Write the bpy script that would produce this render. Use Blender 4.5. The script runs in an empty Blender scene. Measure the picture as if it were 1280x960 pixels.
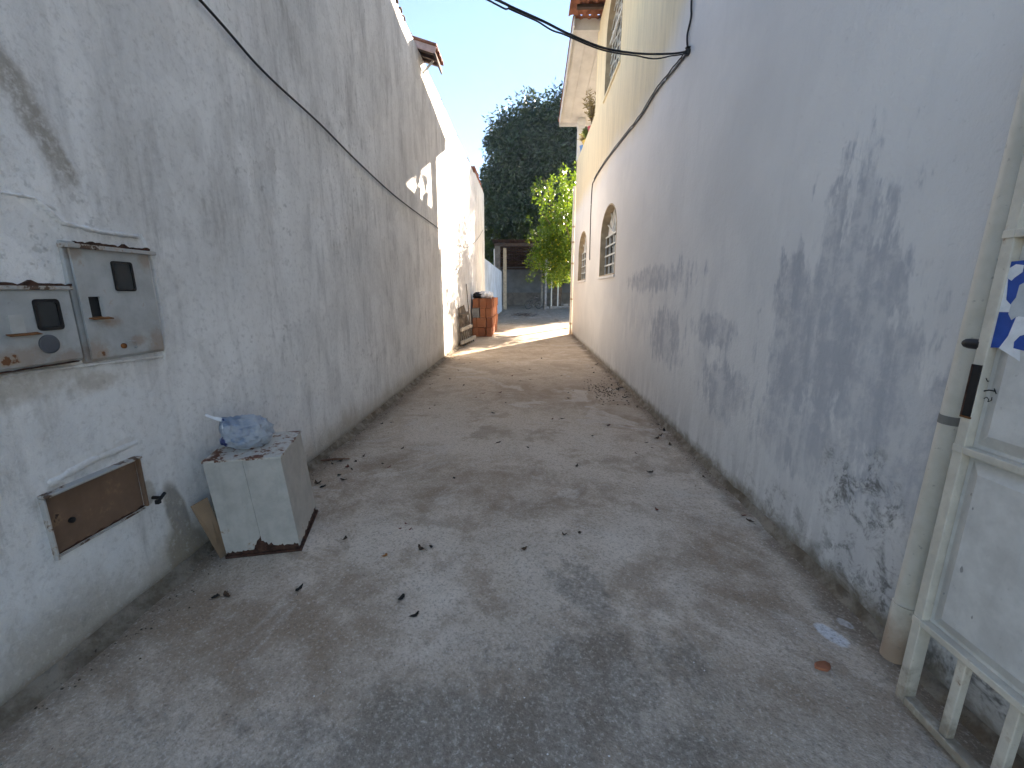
import bpy, bmesh, math, random
import numpy as np
from mathutils import Vector, Matrix, Euler, noise as mnoise
random.seed(7); RNG = np.random.default_rng(7)
SC = bpy.context.scene
COL = SC.collection
R = math.radians

# ------------------------------------------------------------------ camera
F, CAMH = 528.0, 1.5
PITCH = math.atan(116 / F)
YAW = math.atan(19 / F * math.cos(PITCH))
cam = bpy.data.cameras.new('camera'); camo = bpy.data.objects.new('camera', cam); COL.objects.link(camo)
camo.location = (0, 0, CAMH)
camo.rotation_euler = (R(90) - PITCH, 0, YAW)
cam.sensor_width = 36; cam.lens = 36 * F / 1280; cam.clip_start = .02; cam.clip_end = 2000
SC.camera = camo
# ------------------------------------------------------------------ sky, sun, exposure
SUN_AZ, SUN_EL = 31.0, 20.5            # azimuth clockwise from +Y (down the alley)
w = bpy.data.worlds.new('World'); SC.world = w; w.use_nodes = True
nt = w.node_tree; nt.nodes.clear()
bg = nt.nodes.new('ShaderNodeBackground'); wo = nt.nodes.new('ShaderNodeOutputWorld'); sk = nt.nodes.new('ShaderNodeTexSky')
sk.sky_type = 'NISHITA'; sk.sun_disc = False; sk.sun_elevation = R(SUN_EL); sk.sun_rotation = R(SUN_AZ)
sk.air_density = 1.0; sk.dust_density = .0; sk.ozone_density = 3.0
nt.links.new(sk.outputs[0], bg.inputs[0]); nt.links.new(bg.outputs[0], wo.inputs[0]); bg.inputs[1].default_value = .05
sun = bpy.data.lights.new('sun', 'SUN'); suno = bpy.data.objects.new('sun', sun); COL.objects.link(suno)
sun.energy = 4.6; sun.angle = R(.5); sun.color = (1, .93, .83)
sd = Vector((math.sin(R(SUN_AZ)) * math.cos(R(SUN_EL)), math.cos(R(SUN_AZ)) * math.cos(R(SUN_EL)), math.sin(R(SUN_EL))))
suno.rotation_euler = sd.to_track_quat('Z', 'Y').to_euler(); suno.location = (12, 20, 15)
SC.view_settings.view_transform = 'Standard'; SC.view_settings.look = 'None'
SC.view_settings.exposure = 2.95; SC.view_settings.gamma = 1; SC.view_settings.use_curve_mapping = False
SC.view_settings.use_white_balance = True; SC.view_settings.white_balance_temperature = 7500; SC.view_settings.white_balance_tint = 17

SC.cycles.max_bounces = 8; SC.cycles.diffuse_bounces = 4; SC.cycles.glossy_bounces = 2; SC.cycles.transmission_bounces = 4; SC.cycles.transparent_max_bounces = 4
SC.cycles.use_adaptive_sampling = True; SC.cycles.adaptive_threshold = .02

# ------------------------------------------------------------------ pixel -> place (a pixel gives a direction, the plane gives the distance)
_f0 = np.array([-math.sin(YAW), math.cos(YAW), 0]); _r = np.array([math.cos(YAW), math.sin(YAW), 0])
_f = _f0 * math.cos(PITCH) + np.array([0, 0, -math.sin(PITCH)]); _u = np.cross(_r, _f); _C = np.array([0, 0, CAMH])
def ray(x, y): return _f + (x - 640) / F * _r + (480 - y) / F * _u
def onz(x, y, z=0): d = ray(x, y); return Vector(_C + d * (z - CAMH) / d[2])
def onx(x, y, X): d = ray(x, y); return Vector(_C + d * X / d[0])
def ony(x, y, Y): d = ray(x, y); return Vector(_C + d * Y / d[1])

XL, XR = -1.88, 1.59       # wall faces
GX = 1.38                  # gate face

# ------------------------------------------------------------------ node helpers
class S:
    def __init__(s, m, k): s.m = m; s.k = k
    def _b(s, op, o, rev=False): return s.m.math(op, o, s) if rev else s.m.math(op, s, o)
    def __add__(s, o): return s._b('ADD', o)
    __radd__ = __add__
    def __sub__(s, o): return s._b('SUBTRACT', o)
    def __rsub__(s, o): return s._b('SUBTRACT', o, True)
    def __mul__(s, o): return s._b('MULTIPLY', o)
    __rmul__ = __mul__
    def __truediv__(s, o): return s._b('DIVIDE', o)
    def __pow__(s, o): return s._b('POWER', o)
class Mat:
    def __init__(s, name):
        s.mat = bpy.data.materials.new(name); s.mat.use_nodes = True; s.nt = s.mat.node_tree; s.nt.nodes.clear()
        s.out = s.nt.nodes.new('ShaderNodeOutputMaterial'); s._p = None; s._o = None
    def n(s, t, **kw):
        nd = s.nt.nodes.new(t)
        for k, v in kw.items(): setattr(nd, k, v)
        return nd
    def put(s, sock, v):
        if isinstance(v, S): s.nt.links.new(v.k, sock)
        elif isinstance(v, (tuple, list)):
            sock.default_value = tuple(v) + ((1,) if sock.type == 'RGBA' and len(v) == 3 else ())
        else: sock.default_value = v
    def math(s, op, a, b=0.0, clamp=False):
        nd = s.n('ShaderNodeMath', operation=op, use_clamp=clamp); s.put(nd.inputs[0], a); s.put(nd.inputs[1], b); return S(s, nd.outputs[0])
    def pos(s):
        if not s._p: s._p = S(s, s.n('ShaderNodeNewGeometry').outputs['Position'])
        return s._p
    def obj(s):
        if not s._o: s._o = S(s, s.n('ShaderNodeTexCoord').outputs['Object'])
        return s._o
    def xyz(s, v):
        nd = s.n('ShaderNodeSeparateXYZ'); s.put(nd.inputs[0], v); return [S(s, o) for o in nd.outputs]
    def vec(s, x, y, z):
        nd = s.n('ShaderNodeCombineXYZ')
        for i, v in enumerate((x, y, z)): s.put(nd.inputs[i], v)
        return S(s, nd.outputs[0])
    def scale(s, v, sx, sy, sz, off=(0, 0, 0)):
        nd = s.n('ShaderNodeMapping'); s.put(nd.inputs[0], v); nd.inputs[1].default_value = off; nd.inputs[3].default_value = (sx, sy, sz); return S(s, nd.outputs[0])
    def tilt(s, v):          # turn the lattice off the wall and floor planes so that no grid shows
        if not hasattr(s, '_t'): s._t = {}
        k = id(v)
        if k not in s._t:
            nd = s.n('ShaderNodeMapping'); s.put(nd.inputs[0], v); nd.inputs[2].default_value = (.61, .43, .77); nd.inputs[1].default_value = (3.1, 7.3, 1.7); s._t[k] = (S(s, nd.outputs[0]), v)
        return s._t[k][0]
    def noise(s, v, sc, det=4, ro=.55, dist=0.0):
        nd = s.n('ShaderNodeTexNoise'); s.put(nd.inputs['Vector'], s.tilt(v)); nd.inputs['Scale'].default_value = sc
        nd.inputs['Detail'].default_value = det; nd.inputs['Roughness'].default_value = ro; nd.inputs['Distortion'].default_value = dist
        return S(s, nd.outputs['Fac'])
    def vor(s, v, sc, feat='F1', rand=1.0):
        nd = s.n('ShaderNodeTexVoronoi', feature=feat); s.put(nd.inputs['Vector'], v); nd.inputs['Scale'].default_value = sc; nd.inputs['Randomness'].default_value = rand
        return S(s, nd.outputs['Distance'])
    def ss(s, x, a, b, lo=0.0, hi=1.0):
        nd = s.n('ShaderNodeMapRange', interpolation_type='SMOOTHSTEP'); s.put(nd.inputs[0], x)
        for i, v in enumerate((a, b, lo, hi)): nd.inputs[i + 1].default_value = v
        return S(s, nd.outputs[0])
    def mix(s, f, a, b, mode='MIX'):
        nd = s.n('ShaderNodeMix', data_type='RGBA', blend_type=mode); s.put(nd.inputs[0], f); s.put(nd.inputs[6], a); s.put(nd.inputs[7], b); return S(s, nd.outputs[2])
    def rnd(s): return S(s, s.n('ShaderNodeObjectInfo').outputs['Random'])
    def blob(s, a, b, a0, b0, ra, rb, ang=0, wob=None, soft=.35):
        """1 inside an uneven ellipse centred (a0,b0) of radii ra, rb on coordinates a,b"""
        c, sn = math.cos(R(ang)), math.sin(R(ang))
        da = a - a0; db = b - b0
        if ang: u = (da * c + db * sn) / ra; v = (db * c - da * sn) / rb
        else: u = da / ra; v = db / rb
        d = s.math('SQRT', u * u + v * v)
        if wob is not None: d = d + wob
        return s.ss(d, 1 + soft / 2, 1 - soft / 2)
    def mx(s, *a):
        r = a[0]
        for q in a[1:]: r = s.math('MAXIMUM', r, q)
        return r
    def done(s, col, rough=.8, bump=None, bs=.4, bd=.01, metal=0.0, spec=.3, alpha=None):
        p = s.n('ShaderNodeBsdfPrincipled'); s.put(p.inputs['Base Color'], col); s.put(p.inputs['Roughness'], rough)
        s.put(p.inputs['Metallic'], metal); p.inputs['Specular IOR Level'].default_value = spec
        if bump is not None:
            b = s.n('ShaderNodeBump'); b.inputs['Strength'].default_value = bs; b.inputs['Distance'].default_value = bd
            s.put(b.inputs['Height'], bump); s.nt.links.new(b.outputs[0], p.inputs['Normal'])
        s.nt.links.new(p.outputs[0], s.out.inputs[0]); s.bsdf = p
        return s.mat

def simple(name, col, rough=.6, var=.18, sc=6, bump=.0, metal=0, spec=.3, dirt=None):
    m = Mat(name); o = m.obj(); n = m.noise(o, sc, 5, .6)
    c = m.mix(m.ss(n, .3, .7), tuple(x * (1 - var) for x in col), tuple(min(1, x * (1 + var)) for x in col))
    if dirt:
        c = m.mix(m.ss(m.noise(o, sc * 2.3, 4, .65), dirt[1], dirt[1] + .12), c, dirt[0])
    return m.done(c, rough, n if bump else None, bump, .01, metal, spec)

# ------------------------------------------------------------------ mesh helpers
class MB:
    def __init__(s): s.v = []; s.f = []
    def add(s, vs, fs):
        o = len(s.v); s.v += [tuple(v) for v in vs]; s.f += [tuple(i + o for i in f) for f in fs]; return s
    def box(s, c, d, rot=None):
        hx, hy, hz = d[0] / 2, d[1] / 2, d[2] / 2; c = Vector(c)
        vs = [Vector((x, y, z)) for x in (-hx, hx) for y in (-hy, hy) for z in (-hz, hz)]
        if rot is not None:
            m = rot if isinstance(rot, Matrix) else Euler(rot).to_matrix(); vs = [m @ v for v in vs]
        return s.add([v + c for v in vs], [(0, 1, 3, 2), (4, 6, 7, 5), (0, 4, 5, 1), (2, 3, 7, 6), (0, 2, 6, 4), (1, 5, 7, 3)])
    def bb(s, a, b): return s.box([(a[i] + b[i]) / 2 for i in range(3)], [abs(b[i] - a[i]) for i in range(3)])
    def bar(s, a, b, w_, h_, up=(0, 0, 1)):
        a, b = Vector(a), Vector(b); d = (b - a); L = d.length; d.normalize(); up = Vector(up)
        if abs(d.dot(up)) > .99: up = Vector((1, 0, 0))
        x = d.cross(up).normalized(); z = x.cross(d)
        return s.box((a + b) / 2, (w_, L, h_), Matrix((x, d, z)).transposed())
    def tube(s, pts, r, n=8, cap=True):
        pts = [Vector(p) for p in pts]; N = len(pts)
        rs = r if isinstance(r, (list, tuple)) else [r] * N
        o = len(s.v); ref = None
        for i, p in enumerate(pts):
            t = (pts[min(i + 1, N - 1)] - pts[max(i - 1, 0)]).normalized()
            if ref is None: ref = Vector((0, 0, 1)) if abs(t.z) < .9 else Vector((1, 0, 0))
            x = t.cross(ref).normalized(); y = x.cross(t).normalized(); ref = y
            for k in range(n):
                a = 2 * math.pi * k / n; s.v.append(tuple(p + (x * math.cos(a) + y * math.sin(a)) * rs[i]))
        for i in range(N - 1):
            for k in range(n):
                s.f.append((o + i * n + k, o + i * n + (k + 1) % n, o + (i + 1) * n + (k + 1) % n, o + (i + 1) * n + k))
        if cap:
            s.f.append(tuple(o + k for k in range(n))[::-1]); s.f.append(tuple(o + (N - 1) * n + k for k in range(n)))
        return s
    def lathe(s, prof, c, n=24, axis='Z'):
        o = len(s.v); c = Vector(c)
        for (r, h) in prof:
            for k in range(n):
                a = 2 * math.pi * k / n; p = (r * math.cos(a), r * math.sin(a), h)
                if axis == 'Y': p = (p[0], p[2], p[1])
                if axis == 'X': p = (p[2], p[0], p[1])
                s.v.append(tuple(c + Vector(p)))
        for i in range(len(prof) - 1):
            for k in range(n): s.f.append((o + i * n + k, o + i * n + (k + 1) % n, o + (i + 1) * n + (k + 1) % n, o + (i + 1) * n + k))
        s.f.append(tuple(o + k for k in range(n))[::-1]); s.f.append(tuple(o + (len(prof) - 1) * n + k for k in range(n)))
        return s
    def prism(s, poly, off):
        """closed solid from a flat 3-D polygon pushed along off"""
        n = len(poly); off = Vector(off); a = [Vector(p) for p in poly]; b = [p + off for p in a]
        fs = [tuple(range(n)), tuple(range(2 * n - 1, n - 1, -1))] + [(i, n + i, n + (i + 1) % n, (i + 1) % n) for i in range(n)]
        return s.add(a + b, fs)
    def mesh(s, name):
        me = bpy.data.meshes.new(name); me.from_pydata(s.v, [], s.f); me.validate()
        bm = bmesh.new(); bm.from_mesh(me); bmesh.ops.recalc_face_normals(bm, faces=bm.faces); bm.to_mesh(me); bm.free()
        return me
    def build(s, name, mat, parent=None, smooth=False, bevel=0, origin=None):
        if origin is not None:
            o = Vector(origin); s.v = [tuple(Vector(v) - o) for v in s.v]
        ob = mk(name, s.mesh(name), mat, parent, smooth, bevel)
        if origin is not None: ob.location = origin
        return ob
def mk(name, me, mat, parent=None, smooth=False, bevel=0):
    ob = bpy.data.objects.new(name, me); COL.objects.link(ob)
    if mat and not me.materials: me.materials.append(mat)
    if parent: ob.parent = parent
    if smooth: me.polygons.foreach_set('use_smooth', [True] * len(me.polygons))
    if smooth == 'auto':
        me.set_sharp_from_angle(angle=R(40))
    if bevel:
        b = ob.modifiers.new('bevel', 'BEVEL'); b.width = bevel; b.segments = 2; b.limit_method = 'ANGLE'; b.angle_limit = R(35)
    return ob
def tag(o, label=None, cat=None, group=None, kind=None):
    if label: o['label'] = label
    if cat: o['category'] = cat
    if group: o['group'] = group
    if kind: o['kind'] = kind
    return o
def thing(name, label, cat, loc=(0, 0, 0), group=None):
    o = bpy.data.objects.new(name, None); COL.objects.link(o); o.location = loc; o.empty_display_size = .2
    return tag(o, label, cat, group)
def rootmesh(mb, parent): pass
def N3(x, y, z, sc=1.0): return mnoise.noise(Vector((x * sc, y * sc, z * sc)))

# ------------------------------------------------------------------ materials: concrete floor
def concrete():
    m = Mat('old_concrete'); p = m.pos(); x, y, z = m.xyz(p)
    big = m.noise(p, .9, 3, .6, .4); mid = m.noise(p, 3.2, 4, .65); fine = m.noise(p, 38, 3, .75); gr2 = m.noise(p, 75, 2, .7)
    w1 = m.noise(p, 1.5, 4, .70, .6); wob = (w1 - .5) * 5.0; wob2 = (m.noise(p, 3.6, 4, .75) - .5) * 4.4
    c = m.mix(m.ss(big, .3, .7), (.57, .475, .375), (.70, .60, .495))
    c = m.mix(m.ss(mid, .38, .68) * .6, c, (.50, .41, .315))
    # warm soil dust further in
    far = m.ss(y + (big - .5) * 4, 1.9, 8.5)
    c = m.mix(far * .88, c, m.mix(m.ss(mid, .35, .65), (.45, .345, .24), (.60, .485, .36)))
    c = m.mix(m.ss(y + wob * .5, 18.6, 20.5), c, m.mix(m.ss(mid, .35, .65), (.20, .165, .125), (.29, .24, .19)))  # yard soil, its colour darkened to stand in for tree shade
    # brown soil stains: broad drifts that break up
    B = lambda px, py, rx, ry, a=0, w=wob, so=1.3: m.blob(x, y, onz(px, py)[0], onz(px, py)[1], rx, ry, a, w, so)
    soil = m.mx(B(440, 595, .55, .65), B(610, 610, .75, .45), B(700, 490, 1.1, .9), B(480, 505, .4, 1.7), B(775, 500, .35, 1.8), B(320, 790, .6, .42), B(890, 700, .3, .5), B(960, 860, .3, .2))
    patch = m.ss(w1 + (mid - .5) * .5, .50, .64)
    soil = m.mx(soil * .85, patch * .55)
    c = m.mix(soil * m.ss(mid, .3, .62, .4, 1) * .9, c, m.mix(m.ss(fine, .4, .6), (.235, .150, .088), (.31, .215, .14)))
    # soil washed along both wall feet
    el = m.ss(m.math('ABSOLUTE', x - (XL + .02)) + (mid - .5) * .5, .28, .02)
    er = m.ss(m.math('ABSOLUTE', x - (XR - .02)) + (mid - .5) * .36, .18, .02)
    c = m.mix(m.mx(el, er) * .8, c, (.19, .138, .092))
    # worn oily patches near the street end
    oil = m.mx(B(725, 745, .13, .22, 15, wob2, .9), B(760, 850, .36, .22, 0, wob2, .9), B(600, 930, .8, .16, 0, wob2, .9))
    c = m.mix(oil * m.ss(fine, .25, .65, .5, 1) * .62, c, (.15, .132, .11))
    near = m.ss(y + (big - .5) * 1.4 + (mid - .5) * .6 + m.math('ABSOLUTE', x - .1) * .3, 2.1, .85)  # broad darker tone towards the street end
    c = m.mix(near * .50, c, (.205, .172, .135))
    # paint spill
    pale = m.mx(B(1040, 795, .035, .06, 25, wob2 * .55, .35), B(1057, 780, .022, .03, 25, wob2 * .55, .35))
    c = m.mix(pale * m.ss(mid, .3, .45), c, (.70, .70, .70))
    # pale cement bloom
    c = m.mix(m.ss(w1, .44, .34) * .45, c, (.72, .65, .56))
    # aggregate, pits, spots
    c = m.mix(m.ss(fine, .50, .68) * .42, c, (.22, .18, .14))
    c = m.mix(m.ss(fine, .46, .30) * .24, c, (.78, .70, .60))
    c = m.mix(m.ss(gr2, .54, .68) * .42, c, (.18, .15, .12))
    c = m.mix(m.ss(gr2, .44, .32) * .32, c, (.80, .73, .64))
    sp = m.vor(p, 26); c = m.mix(m.ss(sp, .085, .035) * m.ss(mid, .5, .6), c, (.09, .08, .07))
    h = m.noise(p, 6, 2, .6) * 1.4 + m.noise(p, 55, 2, .75) * .9
    return m.done(c, .93, h, .8, .010, spec=.2)
def left_plaster():
    m = Mat('lime_washed_render'); p = m.pos(); x, y, z = m.xyz(p)
    v = m.vec(0, y, z)
    big = m.noise(v, .8, 5, .6, .5); mid = m.noise(m.vec(0, y, z * .45), 3.0, 4, .62, .4); streak = m.noise(m.vec(0, y, z * .16), 5, 4, .72, .3)
    fine = m.noise(v, 30, 3, .75); wob = (m.noise(v, 2.6, 4, .65) - .5) * 1.5; wobf = (m.noise(v, 9, 3, .75) - .5) * 1.6
    c = m.mix(m.ss(big, .3, .72), (.72, .715, .70), (.92, .915, .90))
    c = m.mix(m.ss(mid, .42, .72) * .55, c, (.56, .55, .53))
    c = m.mix(m.ss(streak, .47, .68) * .55, c, (.50, .495, .485))
    c = m.mix(m.ss(streak, .45, .30) * .45, c, (.78, .775, .76))
    st2 = m.noise(m.vec(0, y, z * .10), 17, 4, .72)
    c = m.mix(m.ss(st2, .48, .70) * m.ss(mid, .40, .64) * .55, c, (.36, .35, .335))
    c = m.mix(m.ss(st2, .46, .32) * .35, c, (.86, .855, .84))
    # overlapping coats of whitewash: soft-edged plates
    coat = m.noise(m.vec(3, y * 1.0, z * .8), 1.5, 4, .58, .9)
    c = m.mix(m.ss(coat, .515, .53) * .32, c, (.84, .835, .82))
    coat2 = m.noise(m.vec(9, y, z * .7), 2.4, 3, .55, .5)
    c = m.mix(m.ss(coat2, .56, .575) * .22, c, (.55, .545, .535))
    P = lambda px, py: onx(px, py, XL)
    def B(px, py, ry, rz, a=0, w=wob, soft=.35): q = P(px, py); return m.blob(y, z, q[1], q[2], ry, rz, a, w, soft)
    # brown patched chase above the meter boxes
    br = m.mx(B(48, 160, .20, .050, -68, wobf, 1.1), B(75, 195, .12, .030, -68, wobf, .9), B(10, 95, .25, .05, -60, wobf, 1.1))
    c = m.mix(br * m.ss(fine, .3, .6, .5, 1) * .7, c, (.25, .215, .165))
    # dark flakes, bare cement
    fl = m.mx(B(100, 490, .06, .018, 15, wobf), B(125, 478, .03, .012, 0, wobf))
    c = m.mix(fl * m.ss(mid, .35, .55) * .55, c, (.16, .155, .15))
    rust = m.mx(B(20, 480, .26, .06, 0, wobf * 1.5, 1.3), B(120, 475, .12, .04, 0, wobf * 1.5, 1.3), B(185, 615, .035, .06, 0, wobf), B(110, 585, .20, .035, 14, wobf))
    c = m.mix(rust * .5, c, (.34, .285, .21))
    # repaired pale coat round the low hatch, bare brown render behind the cabinet
    pale = m.mx(B(75, 745, .30, .26, 0, wob * .5, .12), B(150, 540, .30, .20, 0, wob * .6, .12), B(330, 500, .5, .2, 0, wob))
    c = m.mix(pale * .55, c, (.74, .75, .75))
    bare = m.mx(B(235, 690, .13, .20, 15, wob * .5), B(225, 650, .06, .24, 10, wob * .5))
    c = m.mix(bare * .8, c, m.mix(m.ss(fine, .4, .65), (.30, .265, .215), (.22, .20, .175)))
    # damp and soil at the foot
    foot = m.ss(z + (mid - .5) * .55 + (streak - .5) * .2, .36, .02)
    c = m.mix(foot * .7, c, (.33, .275, .20))
    c = m.mix(m.ss(z + (fine - .5) * .08, .10, .02) * .8, c, (.20, .16, .11))
    c = m.mix(m.ss(y + (big - .5) * 4, 5, 12) * m.ss(z + wob * .4, 1.6, .2) * .45, c, (.52, .44, .33))
    mould = m.ss(m.noise(v, 14, 3, .8), .57, .68) * m.ss(big, .5, .62)
    c = m.mix(mould * .4, c, (.22, .215, .20))
    c = m.mix(m.ss(fine, .50, .70) * .30, c, (.36, .35, .335))
    c = m.mix(m.ss(fine, .46, .32) * .22, c, (.88, .875, .86))
    h = m.noise(m.vec(0, y, z * .5), 4, 3, .6) * 1.6 + m.noise(v, 40, 3, .7) * .6
    return m.done(c, .94, h, .6, .014, spec=.15)
def right_plaster():
    m = Mat('peeling_white_paint'); p = m.pos(); x, y, z = m.xyz(p)
    v = m.vec(x * .5, y, z)
    big = m.noise(v, .7, 5, .6, .4); mid = m.noise(m.vec(x, y, z * .5), 3.2, 4, .65, .4); streak = m.noise(m.vec(x, y, z * .12), 9, 4, .7, .2)
    fine = m.noise(v, 32, 3, .75); fl = m.noise(v, 9, 4, .72, .3)
    wob = (m.noise(v, 2.4, 4, .66) - .5) * 1.6; wobs = (m.noise(m.vec(x, y, z * .35), 9, 4, .72) - .5) * 3.0
    c = m.mix(m.ss(big, .3, .72), (.67, .665, .65), (.77, .76, .735))
    c = m.mix(m.ss(streak, .5, .72) * .14, c, (.56, .56, .555))
    # cream wash on the upper storey, above the run of the cable
    line = m.ss(z - (y - 4.9) * .03 + (mid - .5) * .3 + (big - .5) * .7 + m.ss(y, 9.5, 12) * .1 - m.ss(y, 6.5, 2) * 1.6, 3.55, 4.25)
    c = m.mix(line, c, m.mix(m.ss(streak, .4, .7), (.72, .62, .43), (.62, .535, .375)))
    # paint gone: grey-blue cement shows, streaky edges
    P = lambda px, py: onx(px, py, XR)
    def B(px, py, ry, rz, a=0, w=wobs, soft=.45): q = P(px, py); return m.blob(y, z, q[1], q[2], ry, rz, a, w, soft)
    bare = m.mx(B(815, 349, 1.3, .15), B(890, 412, .42, .12), B(1000, 430, .36, .50), B(1050, 390, .34, .62), B(1090, 500, .30, .40), B(1000, 550, .6, .22), B(830, 420, .55, .30), B(900, 490, .4, .22), B(1150, 560, .2, .34))
    rag = m.ss(fl * .62 + streak * .38 + (mid - .5) * .3, .40, .62)
    bcol = m.mix(m.ss(fl, .35, .65), (.33, .35, .385), (.43, .45, .48))
    c = m.mix(bare * (rag * .70 + .28), c, bcol)
    cloud = m.ss(mid * .85 + streak * .15 + (big - .5) * .5, .46, .66) * m.ss(z + wob * .15, 2.1, 1.2) * m.ss(y + wob * .5, 9.5, 6.5)
    c = m.mix(cloud * .42, c, (.47, .48, .50))
    # rising damp
    foot = m.ss(z + (streak - .5) * 1.5 + (mid - .5) * .6, .95, .15)
    c = m.mix(foot * .62, c, m.mix(m.ss(streak, .38, .62), (.58, .585, .58), (.40, .405, .41)))
    # black mould and flaked render low by the gate end
    mz = m.mx(B(1200, 880, .5, .22, 0, wob, .9), B(1075, 625, .26, .24, 0, wob, .9), B(1100, 735, .35, .18, 0, wob, .9), B(960, 620, .4, .12, 0, wob, .9) * .6)
    mo = m.ss(m.noise(v, 8, 4, .82, .4), .46, .66)
    c = m.mix(mz * mo * .88, c, (.13, .128, .12))
    fla = m.ss(fl, .56, .585)
    c = m.mix(mz * fla * .75, c, (.60, .60, .585))
    c = m.mix(m.ss(fine, .60, .72) * m.ss(z + wob * .3, .7, .1) * .45, c, (.17, .165, .155))
    c = m.mix(m.ss(z + (fl - .5) * .22, .16, .03) * .85, c, (.175, .145, .10))
    c = m.mix(m.ss(fine, .62, .74) * .25, c, (.34, .335, .33))
    c = m.mix(m.ss(y + wob * .6, 8, 13.5) * m.ss(z, 2.6, 1.2) * .25, c, (.64, .58, .46))
    h = m.noise(v, 10, 4, .72) * 1.0 + m.noise(v, 42, 3, .7) * .5
    return m.done(c, .9, h, .55, .012, spec=.2)
def weathered_paint(name, col, rust=(.19, .075, .03), rl=.63, rough=.5, edge=None, scabs=()):
    m = Mat(name); o = m.obj(); n = m.noise(o, 9, 4, .68); n2 = m.noise(o, 45, 5, .7); x, y, z = m.xyz(o); st = m.noise(m.vec(x, y, z * .12), 18, 5, .65)
    c = m.mix(m.ss(n, .3, .7), tuple(a * .86 for a in col), tuple(min(1, a * 1.08) for a in col))
    c = m.mix(m.ss(st, .5, .75) * .3, c, tuple(a * .6 for a in col))
    nb_ = n
    if scabs:
        bl = m.mx(*[m.blob(y, z, a_, b_, ra_, rb_, 0, (n2 - .5) * 1.6 + (n - .5) * 1.4, 1.2) for a_, b_, ra_, rb_ in scabs]); c = m.mix(bl * .45, c, (.30, .17, .08)); n = n + bl * .16
    r = m.ss(n + (n2 - .5) * .35, rl, rl + .05)
    c = m.mix(m.ss(n + (n2 - .5) * .35, rl - .07, rl) * .35, c, (.34, .22, .12))
    c = m.mix(r, c, m.mix(n2, tuple(a * .4 for a in rust), tuple(a * 1.4 for a in rust)))
    if edge: c = m.mix(m.ss(z + (n - .5) * .5 + (st - .5) * .3, edge, 0) * .7, c, (.20, .15, .10))
    c = m.mix(m.ss(n2, .64, .72) * .35, c, (.12, .10, .08))
    return m.done(c, m.mix(r, (rough,) * 3, (.95,) * 3) if False else rough, n2 * .3 + n * .4 - r * .3, .35, .006, spec=.35)

M_CONC = concrete(); M_LEFT = left_plaster(); M_RIGHT = right_plaster()
def gnd():
    m = Mat('trodden_soil'); p = m.pos(); a = m.noise(p, .35, 4, .6); b = m.noise(p, 6, 4, .7)
    c = m.mix(m.ss(a, .3, .7), (.24, .19, .14), (.33, .275, .215)); c = m.mix(m.ss(b, .5, .7) * .5, c, (.16, .13, .10))
    return m.done(c, .96, b, .5, .03, spec=.1)
M_SOIL = gnd()
M_CREAM = simple('cream_render', (.64, .58, .42), .9, .12, 3, .3)
M_OCHRE = simple('ochre_reveal', (.42, .34, .23), .9, .2, 5, .3)
M_WHITE = weathered_paint('white_metal_paint', (.64, .66, .63), rl=.74, rough=.45)
M_GATE = weathered_paint('gate_paint', (.60, .55, .46), rl=.68, rough=.42, edge=.16)
M_GATEP = weathered_paint('gate_panel_paint', (.60, .585, .55), rl=.76, rough=.36)
M_METER = weathered_paint('grey_meter_paint', (.42, .44, .44), rl=.745, rough=.45, scabs=((1.745, 1.235, .06, .05), (2.06, 1.245, .05, .06), (1.735, 1.655, .03, .03), (2.065, 1.65, .03, .05), (1.83, 1.365, .05, .02), (1.43, 1.26, .16, .035), (1.62, 1.24, .05, .03), (1.95, 1.27, .04, .02)))
M_CAB = weathered_paint('cream_cabinet_paint', (.46, .44, .40), rl=.70, rough=.5)
M_RUSTY = weathered_paint('rusty_cabinet_top', (.60, .58, .53), (.17, .06, .028), rl=.52, rough=.6)
M_FLAKE = weathered_paint('flaking_whitewash', (.46, .45, .43), (.12, .07, .045), rl=.53, rough=.8)
M_RUST = simple('dark_rust', (.065, .032, .022), .95, .5, 30, .6)
M_RUSTO = simple('orange_rust', (.21, .085, .03), .95, .4, 30, .6)
M_BROWN = weathered_paint('brown_hatch_paint', (.19, .115, .075), (.06, .03, .02), rl=.62, rough=.6)
M_BLACK = simple('black_rubber', (.012, .012, .013), .45, .3, 20)
M_CABLE = simple('black_cable_sheath', (.022, .022, .024), .6, .3, 20)
M_GLASSD = simple('dark_glass', (.018, .024, .026), .12, .3, 3, spec=.6)
M_PVC = Mat('weathered_pvc'); _o = M_PVC.pos(); _x, _y, _z = M_PVC.xyz(_o); _n = M_PVC.noise(_o, 12, 5, .65)
_c = M_PVC.mix(M_PVC.ss(_n, .3, .7), (.66, .62, .52), (.74, .70, .61))
_c = M_PVC.mix(M_PVC.ss(_z + (_n - .5) * .2, .30, .05) * .75, _c, (.36, .22, .135))
_c = M_PVC.mix(M_PVC.ss(M_PVC.noise(_o, 40, 4, .7), .62, .7) * .45, _c, (.22, .2, .17))
M_PVC = M_PVC.done(_c, .45, _n, .1, .004)
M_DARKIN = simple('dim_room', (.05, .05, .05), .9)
M_WOODW = simple('weathered_plank', (.15, .115, .085), .92, .45, 9, .5)
M_WOODP = simple('pale_plank_end', (.50, .44, .36), .9, .25, 9, .4)
M_TILE = simple('terracotta_tile', (.23, .095, .06), .9, .4, 4, .4)
M_TILED = simple('old_dark_tile', (.12, .075, .058), .92, .4, 4, .4)
M_TIMBER = simple('dark_timber', (.07, .05, .042), .9, .3, 5, .4)
M_SOFFIT = simple('painted_soffit_board', (.55, .555, .56), .7, .08, 3, .1)
M_SHADEW = simple('pale_blue_limewash', (.50, .58, .66), .95, .2, 1.2, .3)
M_CEMENT = simple('bare_cement', (.30, .29, .275), .95, .3, 4, .6)
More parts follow.
